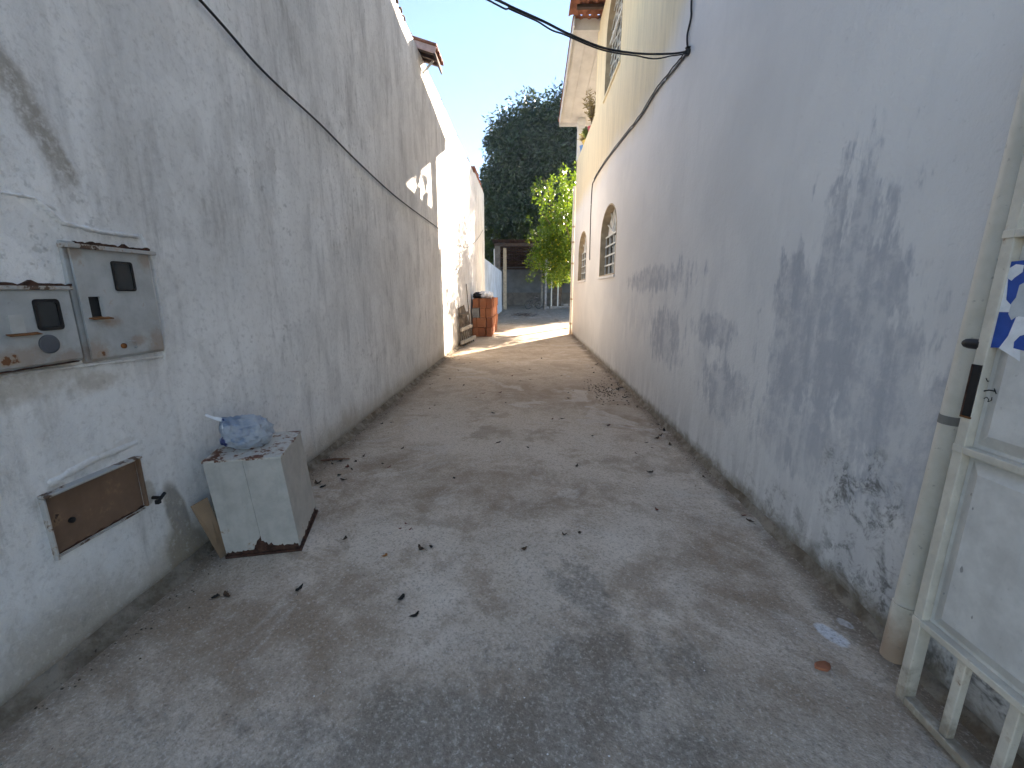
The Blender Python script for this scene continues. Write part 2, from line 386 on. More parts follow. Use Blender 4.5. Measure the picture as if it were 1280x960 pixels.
M_STEEL = simple('galvanised_tube', (.42, .43, .43), .5, .2, 6, metal=.3)

# ================================================================== GROUND
mb = MB(); mb.add([(-400, -400, -.03), (400, -400, -.03), (400, 400, -.03), (-400, 400, -.03)], [(0, 1, 2, 3)])
tag(mb.build('ground', M_SOIL), kind='structure')
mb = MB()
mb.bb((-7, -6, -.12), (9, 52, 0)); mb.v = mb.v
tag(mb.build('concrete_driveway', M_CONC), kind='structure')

# ================================================================== LEFT BOUNDARY WALL
def grid_wall(name, X, y0, y1, z0, z1, th, mat, parent=None, step=.14, amp=.010, seed=0, face=1, topjag=0):
    """upright wall whose alley face undulates a little; face=+1 looks to +X"""
    ny = max(2, int((y1 - y0) / step)); nz = max(2, int((z1 - z0) / step)); vs = []; fs = []
    for j in range(nz + 1):
        for i in range(ny + 1):
            yy = y0 + (y1 - y0) * i / ny; zz = z0 + (z1 - z0) * j / nz
            d = amp * (N3(seed, yy, zz, .9) + .5 * N3(seed + 5, yy, zz, 2.7))
            if j == 0: d = 0
            if j == nz and topjag: zz += topjag * N3(seed + 9, yy * 4, 0)
            vs.append((X + d * face, yy, zz))
    W = ny + 1
    for j in range(nz):
        for i in range(ny):
            fs.append((j * W + i, j * W + i + 1, (j + 1) * W + i + 1, (j + 1) * W + i))
    o = len(vs); Xb = X - face * th
    for j in (0, nz):
        for i in range(ny + 1): vs.append((Xb, vs[j * W + i][1], vs[j * W + i][2]))
    for i in range(ny):
        fs.append((o + i, o + W + i, o + W + i + 1, o + i + 1))
        fs.append((i, o + i, o + i + 1, i + 1)); a = nz * W
        fs.append((a + i, a + i + 1, o + W + i + 1, o + W + i))
    for i in (0, ny):
        loop = [j * W + i for j in range(nz + 1)]
        fs.append(tuple(loop + [o + W + i, o + i]))
    m_ = MB(); m_.v = vs; m_.f = fs
    return m_.build(name, mat, parent, smooth='auto')
lw = thing('boundary_wall', 'tall grey lime-washed boundary wall with the meter boxes set in it', 'wall', (XL, 7, 0))
def under(o, root):        # keep world position while parenting to a placed Empty
    o.parent = root; o.matrix_parent_inverse = Matrix.Translation(root.location).inverted(); return o
under(grid_wall('wall_face', XL, -.6, 16.0, -.1, 5.5, .2, M_LEFT, topjag=.03), lw)
# row of small cap tiles along the top
capme = None
for i in range(82):
    yy = -.5 + i * .2
    if capme is None:
        c_ = MB(); n = 6; prof = [(math.cos(math.pi * k / n), math.sin(math.pi * k / n)) for k in range(n + 1)]
        for xx, r0 in ((-.16, .085), (.15, .075)):
            for rr in (r0, r0 - .014):
                for (a, b) in prof: c_.v.append((xx, a * rr, b * rr))
        k = n + 1
        for q in range(n):
            c_.f += [(q, q + 1, 2 * k + q + 1, 2 * k + q), (k + q, 3 * k + q, 3 * k + q + 1, k + q + 1), (q, k + q, k + q + 1, q + 1), (2 * k + q, 2 * k + q + 1, 3 * k + q + 1, 3 * k + q)]
        c_.f += [(0, 2 * k, 3 * k, k), (n, k + n, 3 * k + n, 2 * k + n)]
        capme = c_.mesh('cap_tile')
    t = mk('cap_tile', capme, M_TILED); t.scale = (.8, .8, .55); t.location = (XL - .115 + random.uniform(-.03, .02), yy + random.uniform(-.02, .02), 5.49 + random.uniform(-.02, .012)); t.rotation_euler = (random.uniform(-.1, .1), random.uniform(-.06, .06), random.uniform(-.12, .12)); under(t, lw)
# plaster lip above the meter boxes, built up proud of the wall
def lump(name, poly_pts, wdt, hgt, mat, root, seed=0, X=XL, face=1):
    """irregular raised ridge of plaster following wall points (y,z)"""
    vs = []; fs = []; pts = []
    for a, b in zip(poly_pts[:-1], poly_pts[1:]):
        for t in np.linspace(0, 1, 10, endpoint=False): pts.append((a[0] + (b[0] - a[0]) * t, a[1] + (b[1] - a[1]) * t))
    pts.append(poly_pts[-1])
    for i, (yy, zz) in enumerate(pts):
        j = min(i, len(pts) - 2); dy, dz = pts[j + 1][0] - pts[j][0], pts[j + 1][1] - pts[j][1]; L = math.hypot(dy, dz) or 1; ny_, nz_ = -dz / L, dy / L
        e = min(1, i / 3, (len(pts) - 1 - i) / 3); ww = wdt * (.75 + .5 * N3(seed, i * .45, 0)); hh = hgt * (.35 + .65 * e) * (.8 + .5 * N3(seed + 3, i * .6, 1))
        for (t, q) in ((-1, -.01), (-.7, hh * .6), (-.1, hh), (.6, hh * .7), (1, -.01)):
            vs.append((X + face * q, yy + ny_ * t * ww + .004 * N3(i, t, seed, 3), zz + nz_ * t * ww + .004 * N3(i, t, seed + 7, 3)))
    for i in range(len(pts) - 1):
        for k in range(4): fs.append((i * 5 + k, i * 5 + k + 1, i * 5 + 6 + k, i * 5 + 5 + k))
    m_ = MB(); m_.v = vs; m_.f = fs; return under(m_.build(name, mat, smooth=True), root)
Q = lambda px, py: tuple(onx(px, py, XL))[1:]
lump('plaster_ridge', [Q(40, 245), Q(75, 278), Q(125, 290), Q(172, 296)], .016, .022, M_LEFT, lw, 1)
lump('plaster_ridge', [Q(176, 292), Q(190, 330), Q(203, 400), Q(206, 450)], .012, .016, M_LEFT, lw, 2)
lump('plaster_ridge', [Q(0, 240), Q(40, 247), Q(70, 262)], .010, .014, M_LEFT, lw, 3)
lump('plaster_ridge', [Q(0, 470), Q(60, 462), Q(120, 455), Q(205, 445)], .013, .015, M_LEFT, lw, 4)
lump('plaster_ridge', [Q(60, 606), Q(110, 578), Q(172, 552)], .026, .009, M_LEFT, lw, 5)
# cement fillet along the foot
vs = []; fs = []; n = 150
for i in range(n + 1):
    yy = -.6 + 16.6 * i / n; a = .075 + .045 * N3(1, yy * 1.7, 0) + .02 * N3(2, yy * 7, 0); hgt = .05 + .03 * N3(4, yy * 1.3, 3) + .012 * N3(3, yy * 8, 1)
    if 1.95 < yy < 2.8: a *= .45
    vs += [(XL - .02, yy, hgt), (XL + .012, yy, hgt), (XL + a * .45, yy, .018 + .006 * N3(8, yy * 9, 0)), (XL + a, yy, -.004)]
for i in range(n):
    for k in range(3): fs.append((i * 4 + k, i * 4 + k + 1, i * 4 + 5 + k, i * 4 + 4 + k))
mb = MB(); mb.v = vs; mb.f = fs
def fillet():
    m = Mat('dirty_fillet'); p = m.pos(); n = m.noise(p, 7, 4, .7); f = m.noise(p, 45, 5, .7)
    c = m.mix(m.ss(n, .35, .65), (.15, .115, .08), (.30, .255, .20)); c = m.mix(m.ss(f, .55, .7) * .5, c, (.10, .08, .06)); return m.done(c, .95, f + n, .7, .012, spec=.1)
M_FIL = fillet()
under(mb.build('cement_fillet', M_FIL, smooth=True), lw)

# end pier of the left wall: older, taller, brick showing at the top
pw = thing('wall_pier', 'taller shaded end stretch of boundary wall with bare brick at its top', 'wall', (XL, 17.7, 0))
under(grid_wall('wall_face', XL + .004, 16.0, 19.2, -.1, 5.56, .22, M_LEFT, seed=4, topjag=.05), pw)
bme = MB().box((0, 0, 0), (.20, .19, .085)).mesh('brick'); M_BRK = simple('clay_brick', (.30, .115, .062), .92, .35, 5, .4)
for k in range(3):
    n = 14 - 4 * k
    for i in range(n):
        b = mk('brick', bme, M_BRK); b.location = (XL - .105 + random.uniform(-.006, .006), 16.3 + (i + .5 * (k % 2)) * .2, 5.60 + k * .095); b.rotation_euler = (0, 0, random.uniform(-.03, .03)); under(b, pw)
# low blue-white wall further back
lo = tag(grid_wall('low_garden_wall', XL - .06, 19.2, 33.0, -.1, 2.95, .2, M_SHADEW, seed=8, step=.3, amp=.02), 'low pale blue limewashed wall running on behind the brick stack', 'wall')

# tiled eave jutting over the wall top
ev = thing('eave_corner', 'small tiled eave corner jutting over the top of the boundary wall', 'eave', (XL + .1, 7.65, 5.5))
def ev_(o, r_):
    o.location = (0, .72, -.17); return under(o, r_)
mb = MB()
for q in range(3): mb.bar((-2.45, 7.45 + q * .19, 5.88), (-1.60, 7.45 + q * .19, 5.62), .05, .06)
ev_(mb.build('rafter', M_TIMBER), ev)
for q in range(4):
    c_ = MB(); pts = []
    for (xx, zz) in ((-2.5, 5.97), (-1.55, 5.68)):
        for a in range(7): an = math.pi * a / 6; pts.append((xx, 7.42 + q * .16 + math.cos(an) * .085, zz + math.sin(an) * .06))
        for a in range(6, -1, -1): an = math.pi * a / 6; pts.append((xx, 7.42 + q * .16 + math.cos(an) * .07, zz - .012 + math.sin(an) * .045))
    n = 14; c_.v = pts; c_.f = [(i, (i + 1) % n, n + (i + 1) % n, n + i) for i in range(n)] + [tuple(range(n))[::-1], tuple(range(n, 2 * n))]
    ev_(c_.build('roof_tile', M_TILE, smooth='auto'), ev)
ev_(MB().bar((-2.5, 7.37, 5.905), (-1.57, 7.37, 5.625), .022, .10).build('barge_board', simple('faded_pink_board', (.50, .36, .33), .8)), ev)
ev_(MB().bar((-1.60, 7.36, 5.60), (-1.60, 8.02, 5.60), .022, .09).build('fascia_board', M_TIMBER), ev)
ev_(MB().bar((XL - .03, 7.7, 5.40), (-1.68, 7.7, 5.63), .03, .03).build('bracket', M_WHITE), ev)

# ================================================================== METER BOXES
def plate_window(root, y0, y1, z0, z1, X, rad=.012, gas=.010, glass=M_GLASSD):
    """rubber-framed sight glass"""
    def rr(y0, y1, z0, z1, r, X):
        out = []
        for (cy, cz, a0) in ((y1 - r, z1 - r, 0), (y0 + r, z1 - r, 90), (y0 + r, z0 + r, 180), (y1 - r, z0 + r, 270)):
            for k in range(5): a = R(a0 + k * 22.5); out.append((X, cy + r * math.cos(a), cz + r * math.sin(a)))
        return out
    o = rr(y0, y1, z0, z1, rad, X); i_ = rr(y0 + gas, y1 - gas, z0 + gas, z1 - gas, rad * .7, X); n = len(o)
    m_ = MB(); off = Vector((.006, 0, 0)); vs = [Vector(p) for p in o] + [Vector(p) for p in i_]; m_.v = [tuple(v) for v in vs] + [tuple(v + off) for v in vs]
    for k in range(n):
        j = (k + 1) % n; m_.f += [(2 * n + k, 2 * n + j, 3 * n + j, 3 * n + k), (k, 2 * n + k, 2 * n + j, j), (n + k, n + j, 3 * n + j, 3 * n + k)]
    g = under(m_.build('sight_window', M_BLACK), root)
    p = MB().prism([(X + .0005, q[1], q[2]) for q in i_], (.002, 0, 0)).build('pane', glass); p.parent = g; p.matrix_parent_inverse = g.matrix_world.inverted()
    gm = g.matrix_parent_inverse.copy(); p.matrix_parent_inverse = Matrix.Translation(root.location).inverted() @ Matrix.Identity(4); p.matrix_parent_inverse = Matrix.Identity(4)
    return g
def rust_edge(root, y0, y1, z, X, mat, h=.02, name='rust_strip', seed=0):
    vs = []; n = 24; fs = []
    for i in range(n + 1):
        yy = y0 + (y1 - y0) * i / n; vs += [(X, yy, z), (X + .003, yy, z + max(.002, h * (.5 + .9 * N3(seed, i * .5, 0)))), (X - .012, yy, z + max(.002, h * (.5 + .9 * N3(seed, i * .5, 0))))]
    for i in range(n): fs += [(i * 3, i * 3 + 1, i * 3 + 4, i * 3 + 3), (i * 3 + 1, i * 3 + 2, i * 3 + 5, i * 3 + 4)]
    m_ = MB(); m_.v = vs; m_.f = fs; return under(m_.build(name, mat), root)
MX = XL + .028
mA = thing('meter_box', 'tall grey metal electricity meter box with a small square slot in its door', 'meter box', (XL, 1.9, 1.2))
under(MB().bb((XL - .05, 1.705, 1.20), (XL + .014, 2.10, 1.70)).build('case', M_METER, bevel=.004), mA)
# door with a real square hole
def door_hole(y0, y1, z0, z1, hy0, hy1, hz0, hz1, X, t):
    m_ = MB()
    m_.bb((X - t, y0, z0), (X, hy0, z1)); m_.bb((X - t, hy1, z0), (X, y1, z1)); m_.bb((X - t, hy0, z0), (X, hy1, hz0)); m_.bb((X - t, hy0, hz1), (X, hy1, z1)); return m_
s0 = onx(110, 371, MX); s1 = onx(130, 396, MX)
dA = under(door_hole(1.722, 2.085, 1.215, 1.672, s0[1], s1[1], s1[2], s0[2], MX, .009).build('door', M_METER), mA)
under(MB().bb((XL + .0145, s0[1] - .002, s1[2] - .002), (XL + .017, s1[1] + .002, s0[2] + .002)).build('slot_opening', M_BLACK), mA)
under(MB().box((MX + .008, (s0[1] + s1[1]) / 2 + .003, s1[2] - .004), (.03, .088, .004), (0, .25, 0)).build('slot_ledge', M_RUSTO), mA)
w0 = onx(137, 326, MX); w1 = onx(170, 364, MX); plate_window(mA, w0[1], w1[1], w1[2], w0[2], MX)
under(MB().bb((XL, 1.70, 1.672), (XL + .05, 2.11, 1.690)).build('drip_edge', M_FLAKE, bevel=.003), mA)
rust_edge(mA, 1.73, 2.08, 1.690, XL + .046, M_RUST, .018, seed=1)
k0 = onx(156, 432, MX)
kh = under(MB().lathe([(.012, 0), (.012, .008), (.007, .010)], (MX, k0[1] - .008, k0[2]), 12, 'X').build('lock', M_RUSTO), mA)
under(MB().tube([(MX, k0[1] + .01, k0[2] + .018), (MX + .014, k0[1] + .018, k0[2] + .02), (MX + .014, k0[1] + .045, k0[2] + .016), (MX + .012, k0[1] + .05, k0[2] - .012), (MX, k0[1] + .048, k0[2] - .016)], .003, 6).build('handle', M_METER), mA)
mB = thing('meter_box', 'squat grey metal meter box with a black-framed sight glass and round grey disc', 'meter box', (XL, 1.4, 1.2))
under(MB().bb((XL - .05, 1.14, 1.215), (XL + .014, 1.695, 1.525)).build('case', M_METER, bevel=.004), mB)
under(MB().bb((XL + .016, 1.16, 1.228), (MX + .004, 1.682, 1.505)).build('door', M_METER, bevel=.003), mB)
w0 = onx(37, 374, MX); w1 = onx(79, 412, MX); plate_window(mB, w0[1], w1[1], w1[2] + .002, w0[2], MX + .0045, .014, .012)
q = onx(60, 430, MX); under(MB().lathe([(.036, 0), (.036, .004), (.03, .006)], (MX + .0042, q[1], q[2]), 24, 'X').build('cover_disc', simple('slate_plastic', (.09, .10, .115), .5)), mB)
q0 = onx(7, 394, MX); q1 = onx(31, 416, MX); under(MB().bb((MX + .0045, q0[1], q1[2]), (MX + .0075, q1[1], q0[2])).build('label_plate', simple('pale_label', (.5, .51, .49), .5)), mB)
under(MB().box((MX + .012, (q0[1] + q1[1]) / 2 + .01, q1[2] - .004), (.022, .10, .003), (0, .3, 0)).build('label_ledge', M_RUSTO), mB)
under(MB().bb((XL, 1.13, 1.505), (XL + .045, 1.69, 1.520)).build('drip_edge', M_FLAKE, bevel=.003), mB)
rust_edge(mB, 1.2, 1.69, 1.520, XL + .040, M_RUST, .02, seed=7)
rust_edge(mB, 1.25, 1.66, 1.216, MX + .006, M_RUST, .010, seed=9)
# brown hatch low down
hb = thing('wall_hatch', 'brown rusty hatch door low in the grey wall, framed in flaking white', 'hatch', (XL, 1.64, .45))
y0, y1, z0, z1 = 1.44, 1.835, .465, .715
under(MB().bb((XL - .06, y0, z0), (XL + .006, y1, z1)).build('door', M_BROWN, bevel=.003), hb)
under(MB().bb((XL - .02, y0 - .012, z1 + .002), (XL + .040, y1 + .008, z1 + .014)).build('top_lip', M_FLAKE, bevel=.004), hb)
under(MB().bb((XL - .02, y0 - .012, z0 - .015), (XL + .024, y0 - .003, z1)).build('frame_side', M_FLAKE, bevel=.003), hb)
under(MB().bb((XL - .02, y1 + .003, z0), (XL + .022, y1 + .014, z1)).build('frame_side', M_BROWN, bevel=.003), hb)
under(MB().bb((XL - .02, y0, z0 - .010), (XL + .014, y1, z0 - .003)).build('frame_bottom', M_FLAKE, bevel=.003), hb)
rust_edge(hb, y0, y1, z0 + .001, XL + .0075, M_RUST, .014, seed=3)
q = onx(87, 650, XL); under(MB().lathe([(.012, 0), (.012, .010), (.008, .012)], (XL + .005, q[1], q[2]), 12, 'X').build('latch_hole', M_BLACK), hb)
# stop valve beside it
q = onx(190, 622, XL)
vt = thing('stop_valve', 'small black water stop valve sticking out beside the brown hatch', 'valve', (XL, q[1], q[2]))
under(MB().tube([(XL - .02, q[1], q[2]), (XL + .05, q[1], q[2])], .009, 10).build('spindle', M_BLACK), vt)
under(MB().box((XL + .05, q[1], q[2] + .004), (.012, .055, .014), (.5, 0, 0)).box((XL + .045, q[1] - .018, q[2] - .012), (.02, .02, .022)).build('handle', M_BLACK, bevel=.003), vt)

# ================================================================== CABINET, BAG, CARD
b0, b1, b2 = Vector((-1.71, 2.10, 0)), Vector((-1.33, 2.19, 0)), Vector((-1.45, 2.63, 0)); b3 = b0 + b2 - b1
ex = (b1 - b0).normalized(); ey = (b2 - b1).normalized(); W_, D_ = .39, .455; HC = .585; lean = Vector((-.055, .0, 0))
cb = thing('old_cabinet', 'discarded cream cabinet with peeling paint and rusted base against the wall', 'cabinet', b0 + (b2 - b0) / 2)
def cp(u, v, z): return b0 + ex * (u * W_) + ey * (v * D_) + Vector((0, 0, z)) + lean * (z / HC)
def panel(name, pts_uvz, th, nrm, mat): return under(MB().prism([cp(*p) for p in pts_uvz], Vector(nrm) * th).build(name, mat), cb)
m_ = MB(); c8 = [cp(u, v, z) for z in (.012, HC - .006) for (u, v) in ((.012, .012), (.988, .012), (.988, .988), (.012, .988))]
m_.add(c8, [(0, 1, 2, 3), (4, 7, 6, 5), (0, 4, 5, 1), (1, 5, 6, 2), (2, 6, 7, 3), (3, 7, 4, 0)]); core = under(m_.build('carcass', M_RUST), cb)
m_ = MB(); c8 = [cp(u, v, z) for z in (0, .014) for (u, v) in ((-.02, -.02), (1.02, -.02), (1.02, 1.02), (-.02, 1.02))]
m_.add(c8, [(0, 1, 2, 3), (4, 7, 6, 5), (0, 4, 5, 1), (1, 5, 6, 2), (2, 6, 7, 3), (3, 7, 4, 0)]); under(m_.build('base_flange', M_RUST), cb)
def ragged(u0, u1, prof, n=34, seed=0, v=None, amp=.013):
    out = []
    for i in range(n + 1):
        t = i / n; out.append((t * (u1 - u0) + u0, prof(t) + amp * (N3(seed, t * 14, 0) + .6 * N3(seed + 2, t * 37, 0))))
    return out
nf = ex.cross(Vector((0, 0, 1))).normalized(); nf = nf if nf.y < 0 else -nf
ns = ey.cross(Vector((0, 0, 1))).normalized(); ns = ns if ns.x > 0 else -ns
fl_ = ragged(0.0, .498, lambda t: .035 + .085 * max(0, t - .72) / .28, 24, 11)
fr_ = ragged(.502, 1.0, lambda t: .085 - .028 * min(1, t * 3) - .012 * t, 24, 15, amp=.016)
fpoly = lambda rag, ua, ub: [(u, .012, z) for u, z in rag] + [(ub, .012, HC - .004), (ua, .012, HC - .004)]
panel('front_panel', fpoly(fl_, 0, .498), .006, nf, M_CAB); panel('front_panel', fpoly(fr_, .502, 1), .006, nf, M_CAB)
sr = ragged(0, 1, lambda t: .032 + .02 * t, 30, 21)
panel('side_panel', [(.988, u, z) for u, z in sr] + [(.988, 1, HC - .004), (.988, 0, HC - .004)], .006, ns, M_CAB)
panel('side_panel', [(.012, 0, .03), (.012, 1, .03), (.012, 1, HC - .004), (.012, 0, HC - .004)], .006, -ns, M_CAB)
panel('back_panel', [(0, .988, .03), (1, .988, .03), (1, .988, HC - .004), (0, .988, HC - .004)], .006, -nf, M_CAB)
panel('top_panel', [(-.012, -.012, HC - .0035), (1.012, -.012, HC - .0035), (1.012, 1.012, HC - .0035), (-.012, 1.012, HC - .0035)], .010, (0, 0, 1), M_RUSTY)
# plastic bag
def bag_mat():
    m = Mat('thin_carrier_film'); o = m.obj(); n = m.noise(o, 9, 4, .4, .6); x, y, z = m.xyz(o)
    blue = m.ss(m.noise(m.vec(x * .7, y, z * 1.4), 11, 3, .5, .4) + z * 1.6 - x * .8, .68, .80)
    c = m.mix(blue * .6, (.64, .70, .76), (.20, .33, .54))
    c = m.mix(m.blob(x, z, -.075, .055, .03, .03, 0, (n - .5) * .8), c, (.03, .05, .24))
    d = m.n('ShaderNodeBsdfPrincipled'); m.put(d.inputs['Base Color'], c); d.inputs['Roughness'].default_value = .28; d.inputs['Specular IOR Level'].default_value = .5
    wv = m.noise(m.vec(x, y, z * 2.5), 16, 4, .6, 1.5); b = m.n('ShaderNodeBump'); b.inputs['Strength'].default_value = 1.0; b.inputs['Distance'].default_value = .02; m.put(b.inputs['Height'], wv); m.nt.links.new(b.outputs[0], d.inputs['Normal'])
    t = m.n('ShaderNodeBsdfTranslucent'); m.put(t.inputs[0], c); tr = m.n('ShaderNodeBsdfTransparent')
    a1 = m.n('ShaderNodeMixShader'); a1.inputs[0].default_value = .3; m.nt.links.new(d.outputs[0], a1.inputs[1]); m.nt.links.new(t.outputs[0], a1.inputs[2])
    a2 = m.n('ShaderNodeMixShader'); a2.inputs[0].default_value = .22; m.nt.links.new(a1.outputs[0], a2.inputs[1]); m.nt.links.new(tr.outputs[0], a2.inputs[2])
    m.nt.links.new(a2.outputs[0], m.out.inputs[0]); return m.mat
M_BAG = bag_mat(); M_BAGW = simple('white_film', (.78, .79, .81), .35, .08, 10)
topc = cp(.40, .50, HC + .0065)
bg_ = thing('plastic_bag', 'knotted blue and white plastic carrier bag on the old cabinet', 'bag', topc)
bm = bmesh.new(); bmesh.ops.create_icosphere(bm, subdivisions=5, radius=1)
for v_ in bm.verts:
    d = v_.co.normalized(); rr = 1 + .13 * N3(d.x * 1.6, d.y * 1.6, d.z * 1.6 + 3) + .10 * (1 - abs(N3(d.x * 2.6, d.y * 2.6, d.z * 2.2 + 9)) * 3.2) + .05 * (1 - abs(N3(d.x * 6, d.y * 6, d.z * 5 + 2)) * 3) + .02 * N3(d.x * 11, d.y * 11, d.z * 11)
    p = Vector((d.x * .130 * rr, d.y * .115 * rr, d.z * .092 * rr + .082))
    k = max(0, 1 - (Vector((d.x, d.y, d.z)) - Vector((-.55, -.35, .75))).length / .75); p += Vector((-.02, -.012, .035)) * k * k
    ang = math.atan2(d.y + .3, d.x + .5); p += d * .006 * math.sin(ang * 13) * (.3 + k)
    p.z = max(p.z, .001 + .002 * abs(N3(p.x, p.y, 0, 30))); v_.co = p
me = bpy.data.meshes.new('film_body'); bm.to_mesh(me); bm.free(); o = mk('film_body', me, M_BAG, bg_, True)
kn = Vector((-.085, -.055, .170))
mk_ = MB().tube([kn + Vector((.02, .01, -.02)), kn, kn + Vector((-.008, -.004, .014))], [.016, .011, .006], 8); mk_.build('knot', simple('dark_blue_film', (.04, .06, .16), .4), bg_, True)
def ribbon(pts, wd, th=.0015):
    m_ = MB(); pts = [Vector(p) for p in pts]; n = len(pts)
    for i, p in enumerate(pts):
        t = (pts[min(i + 1, n - 1)] - pts[max(i - 1, 0)]).normalized(); s_ = t.cross(Vector((.3, -.8, .5))).normalized(); w2 = wd * (.6 + .4 * math.sin(math.pi * min(1, (i + .6) / (n * .7))))
        nn = s_.cross(t) * th
        m_.v += [tuple(p - s_ * w2 + nn * 2.5), tuple(p - nn), tuple(p + s_ * w2 + nn * 2.5), tuple(p + s_ * w2 * .8 + nn * 4), tuple(p + nn * 2), tuple(p - s_ * w2 * .8 + nn * 4)]
    for i in range(n - 1):
        for k in range(6): m_.f.append((i * 6 + k, i * 6 + (k + 1) % 6, (i + 1) * 6 + (k + 1) % 6, (i + 1) * 6 + k))
    m_.f += [tuple(range(6)), tuple(range((n - 1) * 6, n * 6))]; return m_
ribbon([kn + Vector(p) for p in ((0, 0, 0), (-.025, -.012, .012), (-.055, -.022, .026), (-.085, -.03, .045))], .011).build('handle_ear', M_BAGW, bg_, True)
ribbon([kn + Vector(p) for p in ((0, -.004, 0), (.014, -.03, -.025), (.022, -.044, -.06), (.026, -.046, -.088))], .011).build('handle_ear', M_BAGW, bg_, True)
# cardboard
pc = [Vector((-1.845, 2.02, .30)), Vector((-1.80, 2.085, .325)), Vector((-1.735, 2.095, .0)), Vector((-1.775, 2.06, .0))]
c_ = MB().prism([onx(232, 601, -1.83), onx(251, 590, -1.80), onx(277, 662, -1.735) , onx(271, 672, -1.735), onx(262, 664, -1.75)], (-.004, .003, 0))
# stand it on the floor: carry the lower edge down
tag(MB().prism([(-1.835, 2.055, .345), (-1.800, 2.135, .36), (-1.735, 2.15, .002), (-1.745, 2.09, .002)], (-.005, .003, 0)).build('cardboard_sheet', simple('brown_cardboard', (.32, .215, .135), .9, .12, 6), origin=(-1.77, 2.09, 0)), 'brown cardboard sheet leaning between the old cabinet and the wall', 'cardboard')
q = onz(278, 690, 0)
cs = thing('small_carton', 'small crushed white and blue carton lying by the cabinet foot', 'carton', (q[0], q[1], 0))
MB().box((-.004, .012, .031), (.034, .05, .056), (.1, -.12, .3)).build('carton_body', simple('white_card', (.72, .72, .74), .6, .06, 8), cs, bevel=.002)
MB().box((.001, -.016, .024), (.026, .003, .03), (.1, -.12, .3)).build('printed_patch', simple('blue_print', (.28, .33, .55), .6), cs)
MB().box((-.006, .02, .066), (.034, .03, .003), (.5, -.2, .3)).build('open_flap', simple('tan_card', (.55, .42, .27), .8), cs)

# ================================================================== CABLES
def smooth_path(pts, n=8):
    pts = [Vector(p) for p in pts]; out = []
    for i in range(len(pts) - 1):
        p0, p1, p2, p3 = pts[max(i - 1, 0)], pts[i], pts[i + 1], pts[min(i + 2, len(pts) - 1)]
        for k in range(n):
            t = k / n; out.append(.5 * ((2 * p1) + (-p0 + p2) * t + (2 * p0 - 5 * p1 + 4 * p2 - p3) * t * t + (-p0 + 3 * p1 - 3 * p2 + p3) * t ** 3))
    return out + [pts[-1]]
xc = XL + .03
pts = [(xc - .04, -.55, 3.56), (xc, 1.2, 3.32)] + [tuple(onx(px, py, xc)) for px, py in ((250, 0), (330, 90), (400, 155), (450, 205), (500, 250), (550, 287))] + [(xc, 11.8, 2.72), (xc, 14.0, 2.88), (xc, 16.6, 3.45), (xc - .03, 19.1, 4.15)]
rr = [.0085] * 57 + [.006] * 100; pp = smooth_path(pts); rr = (rr + [.006] * 200)[:len(pp)]
tag(MB().tube(pp, rr, 7).build('wall_cable', M_CABLE, smooth=True), 'long black cable sagging along the grey boundary wall', 'cable')
# bundle down the house wall
xr = XR - .016
A0 = onx(860, 64, xr)
wc = thing('wall_wire_bundle', 'dark wire bundle clipped diagonally across the white house wall', 'wiring', A0)
ptsR = [tuple(onx(px, py, xr)) for px, py in ((860, 65), (845, 84), (820, 115), (800, 147), (780, 172), (755, 205), (743, 225), (740, 236), (738, 280), (737, 325))]
under(MB().tube(smooth_path(ptsR), .011, 7).build('main_wire', M_CABLE, smooth=True), wc)
under(MB().tube([p + Vector((-.012, .02 * N3(i * .3, 0, 0), .02 + .018 * N3(i * .5, 2, 0))) for i, p in enumerate(smooth_path(ptsR[:7]))], .008, 6).build('second_wire', M_CABLE, smooth=True), wc)
under(MB().tube(smooth_path([tuple(onx(860, 64, xr)), tuple(onx(859, 45, xr)), tuple(onx(864, 20, xr)), tuple(onx(865, -10, xr)), (xr, 4.9, 5.4)]), .010, 7).build('riser_wire', M_CABLE, smooth=True), wc)
under(MB().lathe([(.03, 0), (.035, .03), (.02, .05), (.03, .06)], A0 + Vector((0.0, 0, -.03)), 12).build('insulator', M_BLACK, smooth='auto'), wc)
for t in (12, 28, 44, 60):
    p = smooth_path(ptsR)[t]; under(MB().box(p + Vector((.004, 0, 0)), (.030, .05, .02)).build('clip', M_STEEL), wc)
# service cable over the alley: lies in the upright plane through the anchor and the left wall
P2 = Vector((XL + .02, 2.5, 0)); dv = Vector((P2.x - A0.x, P2.y - A0.y, 0)); nn = np.array([dv.y, -dv.x, 0])
def onplane(px, py): d = ray(px, py); t = (np.array(A0) - _C) @ nn / (d @ nn); return Vector(_C + d * t)
sp_ = [A0] + [onplane(*q) for q in ((840, 67), (800, 67), (755, 60), (710, 42), (680, 27), (640, 9), (615, -3))]
a, b = sp_[-2], sp_[-1]; e = Vector((P2.x, P2.y, b.z + (b - a).z / (b - a).xy.length * (P2.xy - b.xy).length * 1.25)); sp_.append((b + e) / 2 + Vector((0, 0, -.03))); sp_.append(e)
ov = thing('service_cable', 'thick black service cable slung across the alley from the house wall', 'cable', A0)
sm = smooth_path(sp_)
under(MB().tube(sm, .009, 8).build('carrier', M_CABLE, smooth=True), ov)
under(MB().tube([p + Vector((0, 0, -.018 - .03 * max(0, N3(i * .12, 0, 4)))) for i, p in enumerate(sm)], .006, 6).build('lashed_wire', M_CABLE, smooth=True), ov)

